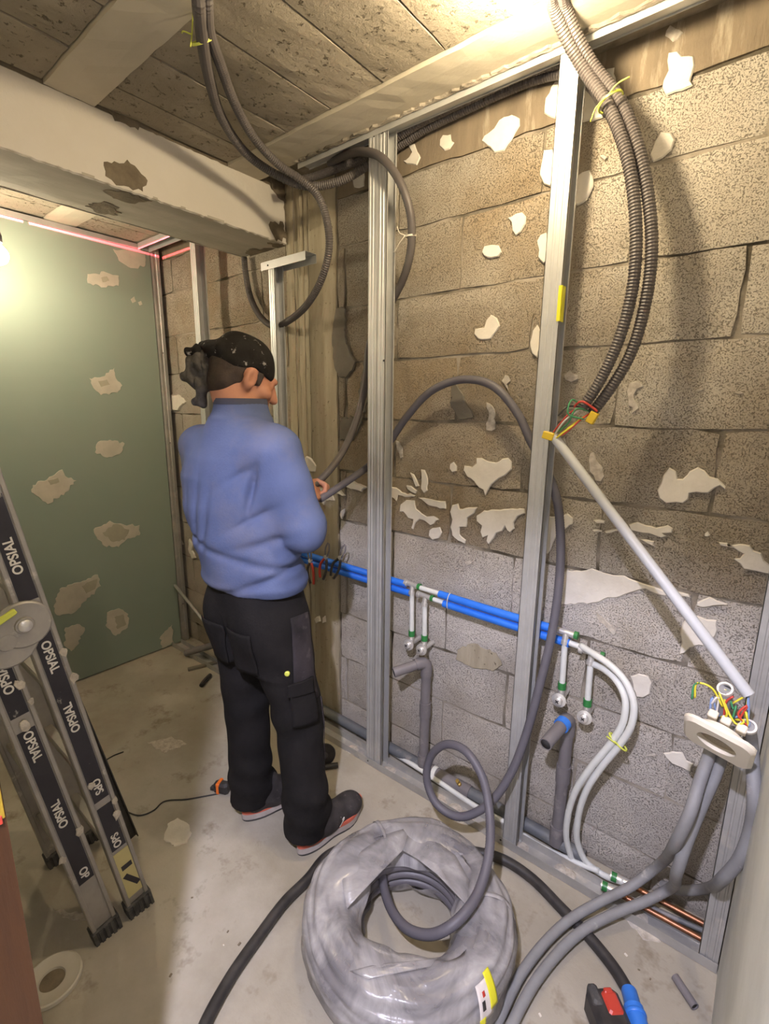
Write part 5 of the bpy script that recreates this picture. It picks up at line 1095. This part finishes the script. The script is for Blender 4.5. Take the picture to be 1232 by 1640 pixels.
# --- work trousers
T = Field((-1.52, .72, .02), (-.93, 1.14, .93), .0062)
T.stack([(.66,-1.240,.905,.150,.115),(.74,-1.243,.903,.172,.132),(.82,-1.246,.902,.180,.136),(.95,-1.250,.902,.176,.132)], RT, 0)
for s in 'LR':
    h, k, a = [np.array(q) for q in LEGS[s]]
    T.cap(h+(0,0,-.06), k+(0,0,.02), .105, .080, .045); T.cap(k, a+(0,0,.10), .080, .072, .03); T.cap(a+(0,-.002,.13), a+(0,-.004,-.06), .072, .070, .02)
    T.ell(h+np.array((.0,-.035,-.02)), (.085,.095,.10), None, .04)      # seat
    t_ = np.array((*TOES[s], 0)); dr = t_-a; dr[2] = 0; dr /= np.linalg.norm(dr)
    T.cap(a+(0,0,.045), a+dr*.050+np.array((0,0,.035)), .060, .046, .03)   # hem breaking over the shoe
T.ell((-1.236,.76,.67), (.012,.06,.10), None, .03, 's')                    # cleft
def tfold(X, Y, Zz):
    s = (X+1.18)*.781 + (Y-.96)*.625
    return .004*np.sin(62*Zz+14*s+2*np.sin(9*s)) * np.exp(-((Zz-.16)/.10)**2) + .0045*np.sin(48*Zz-20*s)*np.exp(-((Zz-.47)/.10)**2) + .003*np.sin(40*Zz+25*s)*np.exp(-((Zz-.66)/.08)**2) + .003*np.sin(30*s+8*Zz)
T.warp(tfold)
# flat hems
T.v = np.maximum(T.v, (.058 - T.ax[2])[None, None, :] - .06*np.maximum(0, T.ax[1]-.90)[None, :, None])
trousers = cloth_obj('work_trousers', T, 'trousers', person); trousers['label'] = 'black work trousers with dusty side'
# patch pockets, belt, dusty side panel: thin shells fitted to the cloth by shrinkwrap
def shell(name, m, centre, u, v, hu_, hv_, target, off=.004, parent=None, nu=10, nv=12, thick=.003):
    u, v = np.array(u, float), np.array(v, float); u /= np.linalg.norm(u); v /= np.linalg.norm(v); vs = []
    for j in range(nv):
        for i in range(nu): vs.append(np.array(centre)+u*hu_*(2*i/(nu-1)-1)+v*hv_*(2*j/(nv-1)-1))
    o = put(name, MB().add(vs, [(j*nu+i, j*nu+i+1, (j+1)*nu+i+1, (j+1)*nu+i) for j in range(nv-1) for i in range(nu-1)]), m, None, True)
    o.parent = target; o.location = -Vector(person.location)
    sw = o.modifiers.new('fit', 'SHRINKWRAP'); sw.target = target; sw.wrap_method = 'PROJECT' if False else 'NEAREST_SURFACEPOINT'; sw.wrap_mode = 'ABOVE_SURFACE'; sw.offset = off
    o.modifiers.new('thick', 'SOLIDIFY').thickness = thick
    return o
shell('hip_pocket', 'trousers', (-1.300,.775,.73), RT, UPV, .060, .075, trousers)
shell('hip_pocket', 'trousers', (-1.165,.775,.735), RT, UPV, .055, .075, trousers)
shell('side_panel', 'dusty_panel', (-1.035,.93,.70), FW, UPV, .055, .15, trousers, .0015, thick=.002)
shell('cargo_pocket', 'trousers', (-1.000,.900,.56), (.45,.9,0), UPV, .062, .075, trousers, .008, thick=.006)
shell('pocket_flap', 'trousers', (-.995,.895,.615), (.45,.9,0), (0,.15,1), .066, .022, trousers, .014, thick=.004)
shell('knee_panel', 'dusty_panel', (-1.02,1.02,.42), (.6,.8,0), UPV, .040, .12, trousers, .0015, thick=.002)
for (x, y, z, m, nm) in ((-1.005,.845,.590,'yellow_tie','rivet'),):
    pass
c = PY(460,1079,.862); keep(put('button', MB().lathe([(.008,-.004),(.008,.002),(.005,.004)], c, (.6,-.75,.1), 14), 'yellow_tie'), trousers)
0 and shell('belt', 'black', (-1.250,.772,.915), RT, UPV, .15, .016, trousers, .004, nu=24, nv=4)
c = PY(364,938,.78); keep(put('belt_tag', MB().obox(c, ((.8,.6,0),(0,0,1),(.6,-.8,0)), (.015,.012,.003), .002), 'yellow_tape'), trousers)

# --- shoes
def shoe(s, label):
    t_, e_ = np.array((*TOES[s], 0.0)), np.array((*HEELS[s], 0.0)); dr = (t_-e_); L = np.linalg.norm(dr); dr /= L; sd = np.array([dr[1], -dr[0], 0])
    t_ = t_ + dr*.03; L = np.linalg.norm(t_-e_)
    S = Field(np.minimum(t_, e_)-(.08,.08,.01), np.maximum(t_, e_)+(.08,.08,.15), .0050)
    P = lambda f, z, w=0: e_ + dr*L*f + sd*w + np.array([0,0,z])
    S.cap(P(.16,.058), P(.45,.058), .041, .042, 0); S.cap(P(.40,.060), P(.84,.042), .046, .036, .03); S.cap(P(.20,.09), P(.30,.115), .040, .042, .03)
    S.ell(P(.78,.045), (.048,.055,.030), (sd, dr, UPV), .025); S.ell(P(.12,.075), (.036,.034,.045), (sd, dr, UPV), .02)
    S.v = np.maximum(S.v, (.024 - S.ax[2])[None, None, :])
    o = cloth_obj('shoe', S, 'shoe', person); o['label'] = label
    prof = []
    for k in range(44):
        a = 2*math.pi*k/44; f = .5 - .5*math.cos(a) if k <= 22 else .5 - .5*math.cos(a)
        w = math.sin(a); wid = (.040 + .012*math.exp(-((f-.72)/.18)**2) - .006*math.exp(-((f-.42)/.14)**2))
        prof.append((f*1.02-.01, w*wid*(1 if abs(w) < 1 else 1)))
    def band(name, z0, z1, g0, g1, m):
        vs = []
        for z, g_ in ((z0, g0), ((z0+z1)/2, max(g0, g1)), (z1, g1)):
            for f, w in prof: vs.append(e_ + dr*L*(.5+(f-.5)*(1+g_*.05)) + sd*w*(1+g_*.10) + np.array([0,0,z + .010*max(0, f-.85)/.15*(.5 if z < .02 else .6)]))
        n = 44; fs = [(r*n+k, r*n+(k+1) % n, (r+1)*n+(k+1) % n, (r+1)*n+k) for r in range(2) for k in range(n)] + [tuple(reversed(range(n))), tuple(range(2*n, 3*n))]
        q = put(name, MB().add(vs, fs), m, None); auto_smooth(q, 50); q.parent = o; q.location = -Vector(person.location); return q
    band('outsole', .0, .009, .6, 1.0, 'rubber'); band('midsole', .009, .029, 1.15, 1.0, 'sole_white'); band('sole_stripe', .029, .040, 1.0, .6, 'sole_red')
    for k in range(4): q = put('lace', MB().tube(spline([P(.40+.07*k,.096-.010*k,-.022), P(.405+.07*k,.104-.011*k,0), P(.40+.07*k,.096-.010*k,.022)], .005), .0028, 6), 'dusty_panel', None, True); q.parent = o; q.location = -Vector(person.location)
    q = put('side_logo', MB().obox(P(.50,.058,.0455 if True else 0), (dr, UPV, sd), (.022,.004,.0015), .001).obox(P(.47,.070,.0445), (dr, UPV, sd), (.015,.0035,.0015), .001).obox(P(.53,.048,.046), (dr*.8+UPV*.6, UPV*.8-dr*.6, sd), (.014,.003,.0015), .001), 'lettering', None); q.parent = o; q.location = -Vector(person.location)
shoe('R', 'right work shoe with coral sole'); shoe('L', 'left work shoe with coral sole')

# --- hair and bandana
Hh = Field(HC-.16, HC+.16, .0042)
Hh.ell(hp(0,-.018,.012), (.0735,.090,.088), HR, 0); Hh.ell(hp(0,-.055,-.045), (.058,.040,.045), HR, .02)
for s in (-1, 1): Hh.cap(hp(s*.064,.030,.012), hp(s*.064,.032,-.018), .008, .004, .01)
pl = lambda X, Y, Zz: ((X-HC[0])*hf[0]+(Y-HC[1])*hf[1]+(Zz-HC[2])*hf[2]); ul = lambda X, Y, Zz: ((X-HC[0])*hu[0]+(Y-HC[1])*hu[1]+(Zz-HC[2])*hu[2])
g_ = np.meshgrid(*Hh.ax, indexing='ij', sparse=True); yy, zz = pl(*g_), ul(*g_)
Hh.v = np.maximum(Hh.v, np.maximum((yy-.060+.3*np.maximum(0, -zz))*.9, np.where(yy > .0, -.030-zz, -.095-zz)*1.0))
ears = [hp(s*.078,-.004,-.012) for s in (-1, 1)]
for e in ears: Hh.ell(e, (.018,.024,.040), HR, .004, 's')
cloth_obj('hair', Hh, 'hair', person)
Bn = Field(HC-.17, HC+.17, .0042)
Bn.ell(hp(0,-.012,.036), (.080,.101,.087), HR, 0)
g_ = np.meshgrid(*Bn.ax, indexing='ij', sparse=True); yy, zz = pl(*g_), ul(*g_)
Bn.v = np.maximum(Bn.v, (.018 - .10*np.maximum(0, yy) + .30*np.minimum(0, yy)*1.0) - zz)
Bn.v = Bn.v + (.0022*np.sin(75*zz+40*yy)).astype(np.float32)
Bn.cap(hp(-.02,-.104,.030), hp(-.06,-.118,.038), .026, .018, .012); Bn.cap(hp(-.035,-.106,.040), hp(.03,-.100,.035), .022, .016, .012)
bandana = cloth_obj('bandana', Bn, 'bandana', person); bandana['label'] = 'black patterned bandana'
def tail(lo_pts, m, wd):
    """hanging knotted cloth end: flattened, pleated"""
    Tf = Field(np.min(lo_pts, axis=0)-.07, np.max(lo_pts, axis=0)+.07, .0042)
    for (a, b), (ra, rb) in zip(zip(lo_pts[:-1], lo_pts[1:]), zip(wd[:-1], wd[1:])): Tf.cap(a, b, ra, rb, .008)
    K = lo_pts[0]
    Tf.warp(lambda X, Y, Zz: .0048*np.sin(170*((X-K[0])*.78+(Y-K[1])*.62)+35*(Zz-K[2])) + .0028*np.sin(90*(Zz-K[2])+60*(X-K[0])))
    o = cloth_obj('bandana_tail', Tf, m, None); o.parent = bandana
K0 = hp(-.035,-.120,.010); LT = np.array([.78,.62,0.0])
tail([K0, K0-LT*.012+(0,0,-.030), K0-LT*.030+(0,0,-.062), K0-LT*.020+(0,0,-.085)], 'bandana_grey', [.020,.034,.032,.016])
tail([K0+LT*.012, K0+LT*.010+(0,0,-.035), K0-LT*.002+(0,0,-.080), K0-LT*.018+(0,0,-.135)], 'bandana_grey', [.018,.027,.026,.018])
tail([K0+LT*.002, K0-LT*.022+(0,0,.012), K0-LT*.040+(0,0,.008)], 'bandana', [.018,.017,.010])
